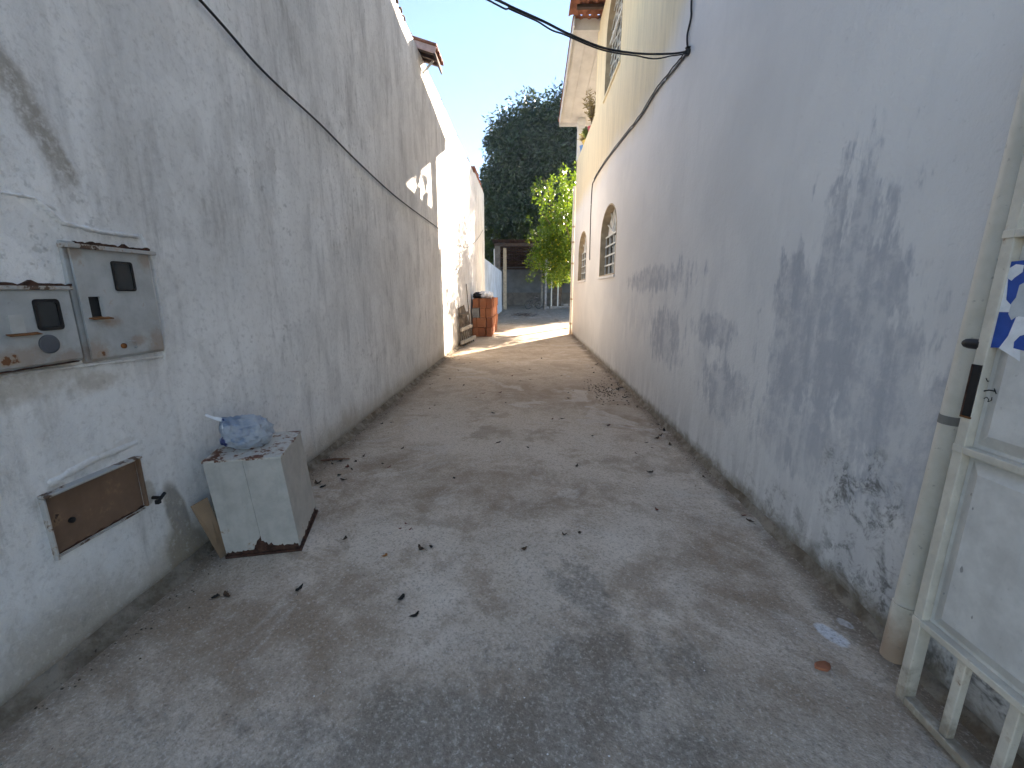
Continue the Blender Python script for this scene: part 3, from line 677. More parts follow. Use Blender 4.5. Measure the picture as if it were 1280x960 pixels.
# ================================================================== HOUSE ON THE RIGHT
hs = thing('house', 'two-storey house with peeling white side wall, arched windows and balcony', 'house', (XR, 8, 0))
WIN = [dict(y0=8.02, y1=9.72, z0=1.80, zs=2.62, zt=3.16), dict(y0=11.95, y1=13.75, z0=1.80, zs=2.62, zt=3.18)]
UPW = dict(y0=8.45, y1=10.02, z0=5.42, zs=6.55, zt=7.12)
def arch(wd, n=14, ins=0.0, zoff=0):
    cy = (wd['y0'] + wd['y1']) / 2; ry = (wd['y1'] - wd['y0']) / 2 - ins; rz = wd['zt'] - wd['zs'] - ins
    return [(wd['y0'] + ins, wd['z0'] + ins)] + [(cy - ry * math.cos(math.pi * k / n), wd['zs'] + rz * math.sin(math.pi * k / n)) for k in range(n + 1)] + [(wd['y1'] - ins, wd['z0'] + ins)]
YB, YE, ZP, ZE = 11.3, 15.12, 5.62, 7.7      # balcony start, house end, parapet top, wall top
TOPZ = 9.1
outer = [(-.6, -.1), (YE, -.1), (YE, ZP), (YB, ZP), (YB, 7.42), (9.0, 7.42), (-.6, 7.42)]
bm = bmesh.new(); edges = []
for loop in [outer] + [arch(w_) for w_ in WIN + [UPW]]:
    vv = [bm.verts.new((XR, a, b)) for a, b in loop]
    edges += [bm.edges.new((vv[i], vv[(i + 1) % len(vv)])) for i in range(len(vv))]
bmesh.ops.triangle_fill(bm, use_beauty=True, edges=edges, use_dissolve=False)
for f_ in list(bm.faces):       # drop any fill inside the openings
    c = f_.calc_center_median()
    for w_ in WIN + [UPW]:
        if w_['y0'] < c.y < w_['y1'] and w_['z0'] < c.z < w_['zs']: bm.faces.remove(f_); break
bmesh.ops.recalc_face_normals(bm, faces=bm.faces)
if bm.faces[0].normal.x > 0: bmesh.ops.reverse_faces(bm, faces=bm.faces)
r_ = bmesh.ops.extrude_face_region(bm, geom=list(bm.faces)); bmesh.ops.translate(bm, verts=[g for g in r_['geom'] if isinstance(g, bmesh.types.BMVert)], vec=(.2, 0, 0))
bmesh.ops.recalc_face_normals(bm, faces=bm.faces)
me = bpy.data.meshes.new('side_wall'); bm.to_mesh(me); bm.free(); under(mk('side_wall', me, M_RIGHT), hs)
XI = XR + .2
under(MB().bb((XI, YE - .2, -.1), (9, YE, 4.45)).build('end_wall', M_CREAM), hs)
under(MB().bb((XI, -.6, -.1), (9, -.4, 7.4)).build('street_wall', M_CREAM), hs)
under(MB().bb((8.8, -.4, -.1), (9, YE - .2, 7.4)).build('far_side_wall', M_CREAM), hs)
under(MB().bb((XI, -.4, 4.45), (9, YE, 4.62)).build('floor_slab', M_CEMENT), hs)
under(MB().bb((XI, YB, 4.62), (9, YB + .18, 7.3)).build('balcony_back_wall', M_CREAM), hs)
under(MB().bb((XI, YE - .14, 4.62), (9, YE - .002, 5.0)).build('balcony_kerb', M_CREAM), hs)
under(MB().bb((XR - .02, YE - .24, ZP + .005), (XR + .2, YE - .02, 6.85)).build('balcony_column', M_SOFFIT, bevel=.01), hs)
under(MB().bb((XR - .035, YE - .26, 6.62), (XR + .22, YE - .005, 6.80)).build('column_capital', M_SOFFIT, bevel=.01), hs)
under(MB().bb((8.6, YE - .24, 4.62), (8.8, YE - .02, 6.85)).build('balcony_column', M_SOFFIT), hs)
def windowset(wd, diamond=False):
    cy = (wd['y0'] + wd['y1']) / 2; ry = (wd['y1'] - wd['y0']) / 2
    # lining of the opening
    a = arch(wd, 14, .002); b = arch(wd, 14, .028); n = len(a); m_ = MB(); dep = .19
    for x_ in (XR - .004, XR + dep):
        m_.v += [(x_, p[0], p[1]) for p in a] + [(x_, p[0], p[1]) for p in b]
    for k in range(n):
        j = (k + 1) % n; m_.f += [(k, j, n + j, n + k), (n + k, n + j, 3 * n + j, 3 * n + k), (2 * n + k, 3 * n + k, 3 * n + j, 2 * n + j), (k, 2 * n + k, 2 * n + j, j)]
    win = under(m_.build('window', M_OCHRE), hs)
    def sub(mb_, nm, mt, **k): o_ = mb_.build(nm, mt, win, **k); return o_
    xg = XR + .12
    m_ = MB().prism([(XR + .168, p[0], p[1]) for p in arch(wd, 14, .03)], (.006, 0, 0)); sub(m_, 'pane', M_GLASSD)
    # sash with curtains behind: pale strips of blind seen between the bars
    if not diamond:
        for k, yy in enumerate(np.linspace(wd['y0'] + .25, wd['y1'] - .25, 3)): sub(MB().bb((XR + .155, yy - .11, wd['z0'] + .05), (XR + .165, yy + .08, wd['zs'] - .03)), 'sash_panel', M_STEEL)
        ys = np.linspace(wd['y0'] + .04, wd['y1'] - .04, 5); zs = np.linspace(wd['z0'] + .04, wd['zs'], 5)
        for yy in ys: sub(MB().bar((xg, yy, wd['z0'] + .03), (xg, yy, wd['zs']), .022, .022), 'grille_bar', M_WHITE)
        for zz in zs: sub(MB().bar((xg - .012, wd['y0'] + .03, zz), (xg - .012, wd['y1'] - .03, zz), .02, .03), 'grille_bar', M_WHITE)
        for k in range(1, 6):
            an = math.pi * k / 6; sub(MB().bar((xg, cy, wd['zs']), (xg, cy - (ry - .03) * math.cos(an), wd['zs'] + (wd['zt'] - wd['zs'] - .03) * math.sin(an)), .02, .02), 'fan_bar', M_WHITE)
        sub(MB().prism([(xg + .03, p[0], p[1]) for p in arch(wd, 14, .03)[1:-1]], (.006, 0, 0)), 'fanlight', simple('frosted_fanlight', (.62, .62, .60), .4))
    else:
        for k in range(7):
            y_ = wd['y0'] + .04 + k * (wd['y1'] - wd['y0'] - .08) / 6
            sub(MB().bar((xg, y_, wd['z0'] + .03), (xg, y_, wd['zs'] + (wd['zt'] - wd['zs']) * .95 * math.sqrt(max(0, 1 - ((y_ - cy) / ry) ** 2))), .016, .016), 'grille_bar', M_WHITE)
        for k in range(8):
            za = wd['z0'] + .05 + k * .2; sub(MB().bar((xg - .018, wd['y0'] + .03, za), (xg - .018, wd['y1'] - .03, za + .35), .014, .014), 'grille_bar', M_WHITE); sub(MB().bar((xg - .034, wd['y0'] + .03, za + .35), (xg - .034, wd['y1'] - .03, za), .014, .014), 'grille_bar', M_WHITE)
        sub(MB().bar((xg - .05, wd['y0'] + .03, wd['zs'] - .12), (xg - .05, wd['y1'] - .03, wd['zs'] - .12), .03, .04), 'transom_bar', M_WHITE)
    sub(MB().bb((XR - .03, wd['y0'] - .03, wd['z0'] - .045), (XR + .12, wd['y1'] + .03, wd['z0'] + .0015)), 'sill', M_RIGHT)
for w_ in WIN: windowset(w_)
windowset(UPW, True)
# dim rooms so that the panes stay dark
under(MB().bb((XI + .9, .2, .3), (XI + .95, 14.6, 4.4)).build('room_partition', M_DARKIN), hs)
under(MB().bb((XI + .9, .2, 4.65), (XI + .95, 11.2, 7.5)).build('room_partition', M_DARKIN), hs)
# roof: falls away along the alley beyond y = 9; boarded soffit over the balcony, bare tiles above the wall
XO = 1.0; E0 = (11.0, 7.46); E1 = (15.3, 6.90)
def roofz(y): return E0[1] + (y - E0[0]) * (E1[1] - E0[1]) / (E1[0] - E0[0]) if y > E0[0] else E0[1] + (E0[0] - y) * .004
def corrug(name, x0, x1, ya, yb, dz, mat, pitch=.19, amp=.035, nseg=10):
    xs = np.arange(x0, x1, pitch / 8); m_ = MB(); ny = nseg
    for j in range(ny + 1):
        yy = ya + (yb - ya) * j / ny
        for x_ in xs: m_.v.append((float(x_), yy, roofz(yy) + dz + amp * abs(math.sin(math.pi * (x_ - x0) / pitch)) + .012 * ((j % 2))))
    W = len(xs)
    for j in range(ny):
        for i in range(W - 1): m_.f.append((j * W + i, j * W + i + 1, (j + 1) * W + i + 1, (j + 1) * W + i))
    ob = m_.build(name, mat); s_ = ob.modifiers.new('thick', 'SOLIDIFY'); s_.thickness = .014; return under(ob, hs)
corrug('tile_slope', XO - .03, 9.4, 11.0, 15.42, .035, M_TILE, nseg=11)
corrug('tile_slope', XO - .13, 9.4, -1.0, 11.0, .035, M_TILE, nseg=26)
def slab(name, x0, x1, ya, yb, d0, d1, mat):
    m_ = MB(); m_.add([(x0, ya, roofz(ya) + d0), (x1, ya, roofz(ya) + d0), (x1, yb, roofz(yb) + d0), (x0, yb, roofz(yb) + d0), (x0, ya, roofz(ya) + d1), (x1, ya, roofz(ya) + d1), (x1, yb, roofz(yb) + d1), (x0, yb, roofz(yb) + d1)],
        [(0, 1, 2, 3), (4, 7, 6, 5), (0, 4, 5, 1), (1, 5, 6, 2), (2, 6, 7, 3), (3, 7, 4, 0)]); return under(m_.build(name, mat), hs)
for k in range(6): slab('soffit_board', XO + .03 + k * .31, XO + .335 + k * .31, 11.2, 15.2, -.10 + .003 * (k % 2), -.075, M_SOFFIT)
slab('soffit_board', XO + 1.9, 9.0, 11.5, 15.2, -.10, -.075, M_SOFFIT)
slab('fascia_board', XO - .005, XO + .025, 11.0, 15.22, -.16, .03, M_SOFFIT)
under(MB().bb((XO, 15.2, roofz(15.2) - .20), (9.0, 15.235, roofz(15.2) + .03)).build('end_fascia', M_SOFFIT), hs)
under(MB().bb((XO, 11.1, roofz(11.1) - .18), (XR + .1, 11.18, roofz(11.1) + .05)).build('soffit_beam', M_SOFFIT), hs)
for k in range(8): slab('rafter', XO + .02, XR + .15, 9.2 + k * .0 - k * 1.2, 9.27 - k * 1.2, -.03, .03, M_TIMBER)
for yy in (10.0, 10.6): slab('rafter', XO + .02, XR + .15, yy, yy + .08, -.03, .03, M_TIMBER)
slab('wall_plate', XR + .02, XR + .18, -.5, 11.08, -.075, .025, M_TIMBER)
# downpipe at the far corner
dp = thing('corner_downpipe', 'pale downpipe strapped to the far corner of the house', 'pipe', (XR - .05, YE + .06, 0))
under(MB().tube([(XR - .03, YE + .06, .0), (XR - .03, YE + .06, 4.9)], .055, 12).build('pipe', M_PVC, smooth='auto'), dp)
for zz in (.35, 1.2, 2.4, 3.1, 3.6): under(MB().lathe([(.062, 0), (.062, .06)], (XR - .03, YE + .06, zz), 12).build('strap', M_OCHRE, smooth='auto'), dp)
# balcony plants
def pot(x, y, z, r, h, mat, label, nst, hs_, spread, leafmat, seed):
    rs = random.Random(seed); t = thing('potted_plant', label, 'plant', (x, y, z), None)
    MB().lathe([(r * .72, 0), (r, h * .9), (r * 1.08, h * .9), (r * 1.08, h), (r * .9, h), (r * .85, h * .9)], (0, 0, 0), 16).build('pot', mat, t, smooth='auto')
    m_ = MB(); lf = MB()
    for k in range(nst):
        a = rs.uniform(0, 6.28); e = spread * rs.uniform(.3, 1); H_ = hs_ * rs.uniform(.5, 1); p0 = Vector((0, 0, h * .9)); p2 = Vector((e * math.cos(a), e * math.sin(a), h + H_)); p1 = Vector((p2.x * .25, p2.y * .25, h + H_ * .6))
        pts = smooth_path([p0, p1, p2], 5); m_.tube(pts, [.008, .007, .007, .006, .006, .005, .005, .004, .004, .003, .002], 5)
        for p in pts[3:]:
            for q in range(5):
                d = Vector((rs.uniform(-1, 1), rs.uniform(-1, 1), rs.uniform(-.2, 1))).normalized(); L = rs.uniform(.05, .12); s_ = d.cross(Vector((rs.random(), rs.random(), rs.random()))).normalized() * .010
                lf.add([p, p + d * L * .5 + s_, p + d * L, p + d * L * .5 - s_], [(0, 1, 2, 3)])
    m_.build('stems', M_TIMBER, t); lf.build('foliage', leafmat, t); return t
def leaf_mat(name, a, b, tr=.4, rough=.45, yel=None):
    m = Mat(name); g = m.n('ShaderNodeNewGeometry'); rn = S(m, g.outputs['Random Per Island'])
    c = m.mix(rn, a, b)
    if yel: c = m.mix(m.ss(rn, .93, .95), c, yel)
    d = m.n('ShaderNodeBsdfPrincipled'); m.put(d.inputs['Base Color'], c); d.inputs['Roughness'].default_value = rough; d.inputs['Specular IOR Level'].default_value = .35
    t = m.n('ShaderNodeBsdfTranslucent'); m.put(t.inputs[0], m.mix(.5, c, (min(1, b[0] * 3.0), min(1, b[1] * 2.6), b[2] * .8)))
    x = m.n('ShaderNodeMixShader'); x.inputs[0].default_value = tr; m.nt.links.new(d.outputs[0], x.inputs[1]); m.nt.links.new(t.outputs[0], x.inputs[2]); m.nt.links.new(x.outputs[0], m.out.inputs[0]); return m.mat
M_LDRY = leaf_mat('dry_grey_leaf', (.12, .10, .06), (.20, .18, .10), .3)
M_LPOT = leaf_mat('pot_leaf', (.05, .09, .03), (.10, .15, .05), .35)
pot(XR + .10, 12.6, ZP + .001, .10, .18, simple('red_pot', (.42, .06, .07), .5), 'wispy dry plant in a red pot on the balcony parapet', 16, .85, .42, M_LDRY, 1)
pot(XR + .10, 13.65, ZP + .001, .11, .17, simple('yellow_pot', (.62, .43, .10), .5), 'small green plant in a yellow pot on the balcony parapet', 10, .38, .16, M_LPOT, 2)
pot(XR + .10, 14.2, ZP + .001, .12, .20, simple('blue_pot', (.07, .20, .48), .5), 'leafy plant in a blue pot on the balcony parapet', 8, .34, .2, M_LDRY, 3)
# right wall foot: uneven dirty mortar strip
vs = []; fs = []; n = 150
for i in range(n + 1):
    yy = -.6 + 15.6 * i / n; a = .040 + .022 * N3(21, yy * 1.9, 0) + .014 * N3(22, yy * 7, 0); hgt = .045 + .03 * N3(24, yy * 1.3, 3) + .016 * N3(23, yy * 8, 1)
    vs += [(XR + .02, yy, hgt), (XR - .010, yy, hgt), (XR - a * .5, yy, .016 + .006 * N3(8, yy * 9, 0)), (XR - a, yy, -.004)]
for i in range(n):
    for k in range(3): fs.append((i * 4 + k, i * 4 + k + 1, i * 4 + 5 + k, i * 4 + 4 + k))
mb = MB(); mb.v = vs; mb.f = fs; under(mb.build('mortar_strip', M_FIL, smooth=True), hs)

# ================================================================== WASTE PIPE BY THE GATE
wp = thing('waste_pipe', 'cream plastic waste pipe running up the house wall beside the gate', 'pipe', (1.546, 1.545, 0))
def pip(z): return (1.546, 1.545 - .020 * max(0, z), z)
under(MB().tube([pip(-.02), pip(.26)], .0415, 24).build('socket', M_PVC, smooth='auto'), wp)
under(MB().tube([pip(.262), pip(4.2)], .037, 24).build('pipe', M_PVC, smooth='auto'), wp)
under(MB().tube([pip(1.03), pip(1.062)], .0385, 24).build('joint_tape', simple('grey_tape', (.22, .21, .19), .7), smooth='auto'), wp)
for zz in (2.3, 3.6): under(MB().tube([pip(zz), pip(zz + .03)], .041, 24).build('clamp', M_STEEL, smooth='auto'), wp)

# ================================================================== GATE LEAF (folded back along the house wall)
gt = thing('gate_leaf', 'open cream metal gate leaf with pressed panels and torn blue sticker', 'gate', (GX, .0, 0))
Y1, Y0 = 1.34, -.50; ZR = [.37, 1.01, 1.66, 2.32]
gb = lambda nm, a, b, mt=M_GATE, bv=.003: under(MB().bb(a, b).build(nm, mt, bevel=bv), gt)
gb('stile', (GX, Y1 - .032, .035), (GX + .045, Y1, 2.36)); gb('stile', (GX, Y0, .035), (GX + .045, Y0 + .032, 2.36))
gb('bottom_rail', (GX + .002, Y0 + .033, .030), (GX + .043, Y1 - .033, .060))
for z_ in ZR: gb('rail', (GX - .004, Y0 + .033, z_ - .012), (GX + .043, Y1 - .033, z_ + .012))
gb('rail_tip', (GX - .0045, Y1 - .033, ZR[0] - .012), (GX + .0, Y1 - .001, ZR[0] + .012)); gb('rail_tip', (GX - .0045, Y1 - .033, ZR[1] - .012), (GX + .0, Y1 - .001, ZR[1] + .012)); gb('rail_tip', (GX - .0045, Y1 - .033, ZR[2] - .012), (GX + .0, Y1 - .001, ZR[2] + .012))
yy = Y1 - .17
while yy > Y0 + .1: gb('bar', (GX + .008, yy - .014, .061), (GX + .034, yy + .014, ZR[0] - .013)); yy -= .15
def pressed(y0, y1, z0, z1):
    m_ = MB(); d = .05; X0 = GX + .026; X1 = GX + .008
    o = [(X0, y0, z0), (X0, y1, z0), (X0, y1, z1), (X0, y0, z1)]; i2 = [(X0, y0 + .012, z0 + .012), (X0, y1 - .012, z0 + .012), (X0, y1 - .012, z1 - .012), (X0, y0 + .012, z1 - .012)]
    i3 = [(X1, y0 + d, z0 + d), (X1, y1 - d, z0 + d), (X1, y1 - d, z1 - d), (X1, y0 + d, z1 - d)]
    bk = [(X0 + .012, p[1], p[2]) for p in o]
    m_.v = o + i2 + i3 + bk; m_.f = [(8, 9, 10, 11), (12, 15, 14, 13)]
    for k in range(4):
        j = (k + 1) % 4; m_.f += [(k, j, 4 + j, 4 + k), (4 + k, 4 + j, 8 + j, 8 + k), (k, 12 + k, 12 + j, j)]
    return under(m_.build('panel', M_GATEP), gt)
for a, b in zip(ZR[:-1], ZR[1:]):
    for (ya, yb) in ((.42, Y1 - .033), (Y0 + .033, .40)): pressed(ya, yb, a + .0125, b - .0125)
for ya in (.41,): gb('mullion', (GX + .006, ya - .0095, ZR[0] + .013), (GX + .04, ya + .0095, ZR[1] - .013)); gb('mullion', (GX + .006, ya - .0095, ZR[1] + .013), (GX + .04, ya + .0095, ZR[2] - .013)); gb('mullion', (GX + .006, ya - .0095, ZR[2] + .013), (GX + .04, ya + .0095, ZR[3] - .013))
# bolt knob and lock slot
q = onx(1222, 431, GX)
under(MB().lathe([(.015, 0), (.016, .01), (.016, .035), (.014, .048), (.009, .056), (.003, .059)], (GX + .012, Y1 - .004, q[2]), 18, 'Y').build('bolt_knob', M_BLACK, smooth='auto'), gt)
z0_, z1_ = onx(1212, 521, GX)[2], onx(1217, 455, GX)[2]
lk = under(MB().bb((GX - .003, Y1 - .030, z0_), (GX + .0005, Y1 - .006, z1_)).build('lock_slot', M_BLACK), gt)
under(MB().bb((GX - .005, Y1 - .034, z0_ - .006), (GX - .0005, Y1 - .002, z0_ - .0005)).build('slot_rim', M_RUSTO), gt)
under(MB().bb((GX - .004, Y1 - .0055, z0_), (GX - .0005, Y1 - .001, z1_)).build('slot_rim', M_RUST), gt)
# torn sticker on the middle panel, flat print
XS = GX + .0074
def zp(zx, zy): p = onx(1170 + zx * .2918, 280 + zy * .2917, XS); return p
def decal(nm, poly, mat, lift): return under(MB().prism([Vector(zp(*p)) - Vector((lift, 0, 0)) for p in poly], (-.0004, 0, 0)).build(nm, mat), gt)
M_SBLUE = simple('sticker_blue', (.018, .075, .33), .45, .12, 30); M_SWHITE = simple('sticker_white', (.72, .74, .76), .5, .08, 30); M_SGREY = simple('sticker_backing', (.47, .50, .51), .6, .1, 30)
decal('sticker', [(303, 163), (380, 155), (460, 150), (460, 560), (362, 540), (290, 530), (228, 530), (250, 450), (262, 390), (268, 320), (292, 225)], M_SBLUE, .0)
decal('sticker_stroke', [(292, 230), (310, 235), (302, 325), (327, 352), (322, 378), (270, 377), (275, 330)], M_SWHITE, .0006)
decal('sticker_tear', [(284, 214), (315, 190), (345, 172), (378, 176), (372, 206), (335, 232), (325, 243), (300, 228)], M_SWHITE, .0006)
decal('sticker_leg', [(345, 398), (395, 385), (395, 470), (360, 480), (335, 505), (332, 532), (362, 540), (360, 590), (340, 575), (270, 532), (310, 480)], M_SWHITE, .0006)
decal('sticker_scrape', [(360, 262), (400, 240), (400, 400), (350, 395), (325, 412), (312, 385), (325, 340), (345, 315)], M_SGREY, .0012)
decal('sticker_chip', [(300, 130), (320, 128), (328, 148), (305, 155)], M_CEMENT, .0)
def stroke(pts, wd=.0022):
    pts = [Vector(zp(*p)) - Vector((.0002, 0, 0)) for p in pts]; m_ = MB()
    for a, b in zip(pts[:-1], pts[1:]): m_.bar(a, b, wd, .0006, (1, 0, 0))
    return m_
M_INK = simple('black_marker', (.02, .02, .022), .6)
under(stroke([(214, 660), (222, 676), (228, 672)]).build('marker_stroke', M_INK), gt)
under(stroke([(205, 716), (228, 712), (256, 717)], .004).build('marker_stroke', M_INK), gt)
under(stroke([(250, 705), (258, 728)], .003).build('marker_stroke', M_INK), gt)
under(stroke([(205, 748), (218, 742), (226, 752), (222, 762), (238, 756), (240, 742)], .0024).build('marker_stroke', M_INK), gt)
for (px, py, s_) in ((1202, 712, .008), (1180, 742, .004), (1215, 772, .004), (1214, 618, .004), (1216, 636, .004)):
    q = onx(px, py, GX + .0075); pl = [(q[0], q[1] + s_ * .6 * (1 + .4 * N3(px, k, 0, .8)) * math.cos(k * .7), q[2] + s_ * 1.3 * (1 + .4 * N3(py, k, 3, .8)) * math.sin(k * .7)) for k in range(9)]
    under(MB().prism(pl, (-.0004, 0, 0)).build('scuff', M_CEMENT), gt)

# ================================================================== BRICK STACK
def brick_mesh(dx, dy, dz, holes=False):
    m_ = MB().box((0, 0, 0), (dx, dy, dz)); g = .008
    for k in range(4):      # shallow combed ribs on the street face
        xx = -dx / 2 + dx * (k + .5) / 4; m_.bb((xx - dx * .09, -dy / 2 - .004, -dz / 2 + .012), (xx + dx * .09, -dy / 2 + .002, dz / 2 - .012))
    return m_.mesh('clay_block')
def block_mat():
    m = Mat('red_clay_block'); o = m.obj(); r = m.rnd(); n = m.noise(o, 7, 5, .65); f = m.noise(o, 60, 3, .6)
    c = m.mix(r, (.24, .075, .038), (.47, .19, .095)); c = m.mix(m.ss(n, .45, .7) * .5, c, (.22, .075, .045)); c = m.mix(m.ss(f, .4, .75) * .3, c, (.52, .27, .16)); return m.done(c, .92, f, .4, .006, spec=.15)
M_BLOCK = block_mat()
GB = 'red clay blocks stacked against the boundary wall'; LB = 'red hollow clay block in the stack against the boundary wall'
cols = {}
xa, xb = XL + .03, -1.20
layouts = [[.20, .27, .19], [.14, .32, .20], [.26, .20, .20], [.22, .24, .20]]
bm_cache = {}
hb_ = .318
for j in range(14):
    for k in range(4):
        lay = layouts[k] if j % 2 == 0 else layouts[3 - k]
        x_ = xa + (.03 if k % 2 else 0)
        for i, wd in enumerate(lay):
            vis = (j == 0) or (k == 3) or (i == len(lay) - 1) or j == 13
            wdt = wd - .018
            if vis:
                key = (round(wdt, 3)); 
                if key not in bm_cache: bm_cache[key] = brick_mesh(wdt, .195, hb_ - .014)
                b = mk('clay_block', bm_cache[key], M_BLOCK); b.location = (x_ + wd / 2 + random.uniform(-.008, .008), 14.35 + j * .212 + random.uniform(-.012, .012), (k + .5) * hb_ - .007 * (k + 1) / (k + 1))
                b.rotation_euler = (0, 0, random.uniform(-.035, .035)); gq = (j == 0 and k == 2 and i == 0)
                if gq: b.data = b.data.copy(); b.data.materials.clear(); b.data.materials.append(M_CEMENT)
                if gq: tag(b, 'grey cement block set among the red blocks of the stack', 'brick')
                else: tag(b, 'red hollow clay block in the %s course of the stack against the wall' % ('bottom', 'second lowest', 'second highest', 'top')[k], 'brick', GB)
            x_ += wd
ZT = 4 * hb_ - .005
def crumple(name, c, rx, ry, rz, mat, label, cat, seed):
    bm = bmesh.new(); bmesh.ops.create_icosphere(bm, subdivisions=4, radius=1)
    for v_ in bm.verts:
        d = v_.co.normalized(); rr = 1 + .32 * N3(d.x * 1.8 + seed, d.y * 1.8, d.z * 1.8) + .18 * abs(N3(d.x * 5 + seed, d.y * 5, d.z * 5)); p = Vector((d.x * rx, d.y * ry, d.z * rz)) * rr; p.z = max(p.z + rz * .8, .0); v_.co = p
    me = bpy.data.meshes.new(name); bm.to_mesh(me); bm.free(); o = mk(name, me, mat, None, 'auto'); o.location = c; return tag(o, label, cat)
crumple('rubbish_bag', (-1.68, 14.5, ZT), .17, .15, .11, M_BLACK, 'black plastic bundle on top of the red block stack', 'bag', 3)
crumple('white_sack', (-1.42, 14.55, ZT), .21, .18, .13, M_BAGW, 'crumpled white plastic sack on top of the red block stack', 'sack', 8)
crumple('white_sack', (-1.30, 14.85, ZT), .13, .14, .12, M_BAGW, 'smaller crumpled white sack behind the one on the block stack', 'sack', 14)
b = mk('clay_block', brick_mesh(.19, .15, .09), M_BLOCK); b.location = (-1.30, 15.3, ZT + .045); tag(b, 'single red clay block lying flat on top of the stack', 'brick')
# ------------------------------------------------------------------ pallet leaning by the stack
n0, n1 = Vector((XL + .05, 11.45, 0)), Vector((-1.62, 12.95, 0)); t0 = Vector((XL + .055, 11.4, 1.06)); t1 = Vector((XL + .055, 12.3, 1.10))
pl_ = thing('wooden_pallet', 'weathered wooden pallet leaning on the wall beside the block stack', 'pallet', n0)
nrm = (n1 - n0).cross(t0 - n0).normalized(); nrm = nrm if nrm.x > 0 else -nrm
for k in range(7):
    u = (k + .3) / 6.6; a = n0.lerp(n1, u) + Vector((0, 0, .004)); b = t0.lerp(t1, u) + Vector((0, 0, .03 * N3(k, 0, 0, 2))); under(MB().bar(a, b, .085, .018, nrm).build('slat', M_WOODW), pl_)
for v in (.12, .45, .8):
    a = n0.lerp(t0, v) + nrm * .05; b = n1.lerp(t1, v) + nrm * .05; d = (b - a).normalized() * .05; under(MB().bar(a, b + d, .085, .06, nrm).build('bearer', M_WOODP if v < .6 else M_WOODW), pl_)
tag(MB().tube([(-1.80, 13.62, 0), (-1.835, 13.4, .9), (XL + .03, 13.1, 1.72)], [.018, .016, .012], 7).build('wooden_stick', M_WOODW, origin=(-1.80, 13.62, 0)), 'thin wooden stick propped against the wall behind the pallet', 'stick')

# ================================================================== TREES
def leaf_cloud(name, parent, mat, clumps, nper, L, wd, droop=.5, seed=1):
    """clumps: array of (x,y,z,r). Leaves are small rhombs gathered round every clump"""
    rg = np.random.default_rng(seed); C_ = np.repeat(np.asarray(clumps, float), nper, axis=0); n = len(C_)
    d = rg.normal(size=(n, 3)); d /= np.linalg.norm(d, axis=1, keepdims=True); rad = C_[:, 3:4] * (rg.random((n, 1)) ** .45)
    base = C_[:, :3] + d * rad
    ax = d * .8 + rg.normal(size=(n, 3)) * .6; ax[:, 2] -= droop; ax /= np.linalg.norm(ax, axis=1, keepdims=True)
    sd_ = np.cross(ax, rg.normal(size=(n, 3))); sd_ /= np.linalg.norm(sd_, axis=1, keepdims=True); nr = np.cross(ax, sd_)
    l = L * (.6 + .7 * rg.random((n, 1))); w2 = wd * (.7 + .5 * rg.random((n, 1)))
    v = np.stack([base, base + ax * l * .45 + sd_ * w2 + nr * w2 * .25, base + ax * l - nr * l * .10, base + ax * l * .45 - sd_ * w2 + nr * w2 * .25], axis=1).reshape(-1, 3)
    me = bpy.data.meshes.new(name); me.vertices.add(4 * n); me.vertices.foreach_set('co', v.ravel()); me.loops.add(4 * n); me.loops.foreach_set('vertex_index', np.arange(4 * n)); me.polygons.add(n)
    me.polygons.foreach_set('loop_start', np.arange(0, 4 * n, 4)); me.update(); me.validate(); o_ = mk(name, me, mat); under(o_, parent); return o_
def limb(mb_, a, b, r0, r1, seed, n=7, wig=.1):
    a, b = Vector(a), Vector(b); L = (b - a).length
    pts = [a.lerp(b, i / n) + Vector((N3(seed, i * .5, 0), N3(seed, i * .5, 5), N3(seed, i * .5, 9) * .4)) * wig * L * math.sin(math.pi * i / n) for i in range(n + 1)]
    mb_.tube(pts, [r0 + (r1 - r0) * i / n for i in range(n + 1)], 8); return pts
M_BARK = simple('rough_bark', (.11, .085, .065), .95, .4, 5, .8)
def ell_clumps(c, rad, n, r, seed, lum=.18, shell=.6, pw_=2.0):
    rg = np.random.default_rng(seed); out = []
    while len(out) < n:
        d = rg.normal(size=3); d /= np.sum(np.abs(d) ** pw_) ** (1 / pw_); k = 1 + lum * 2 * mnoise.noise(Vector(d * 2.2) + Vector((seed, 0, 0))) + lum * mnoise.noise(Vector(d * 5) + Vector((0, seed, 0)))
        t = shell + (1 - shell) * rg.random() ** .6; p = np.asarray(c) + d * np.asarray(rad) * k * t; out.append((*p, r * rg.uniform(.6, 1.3)))
    return out
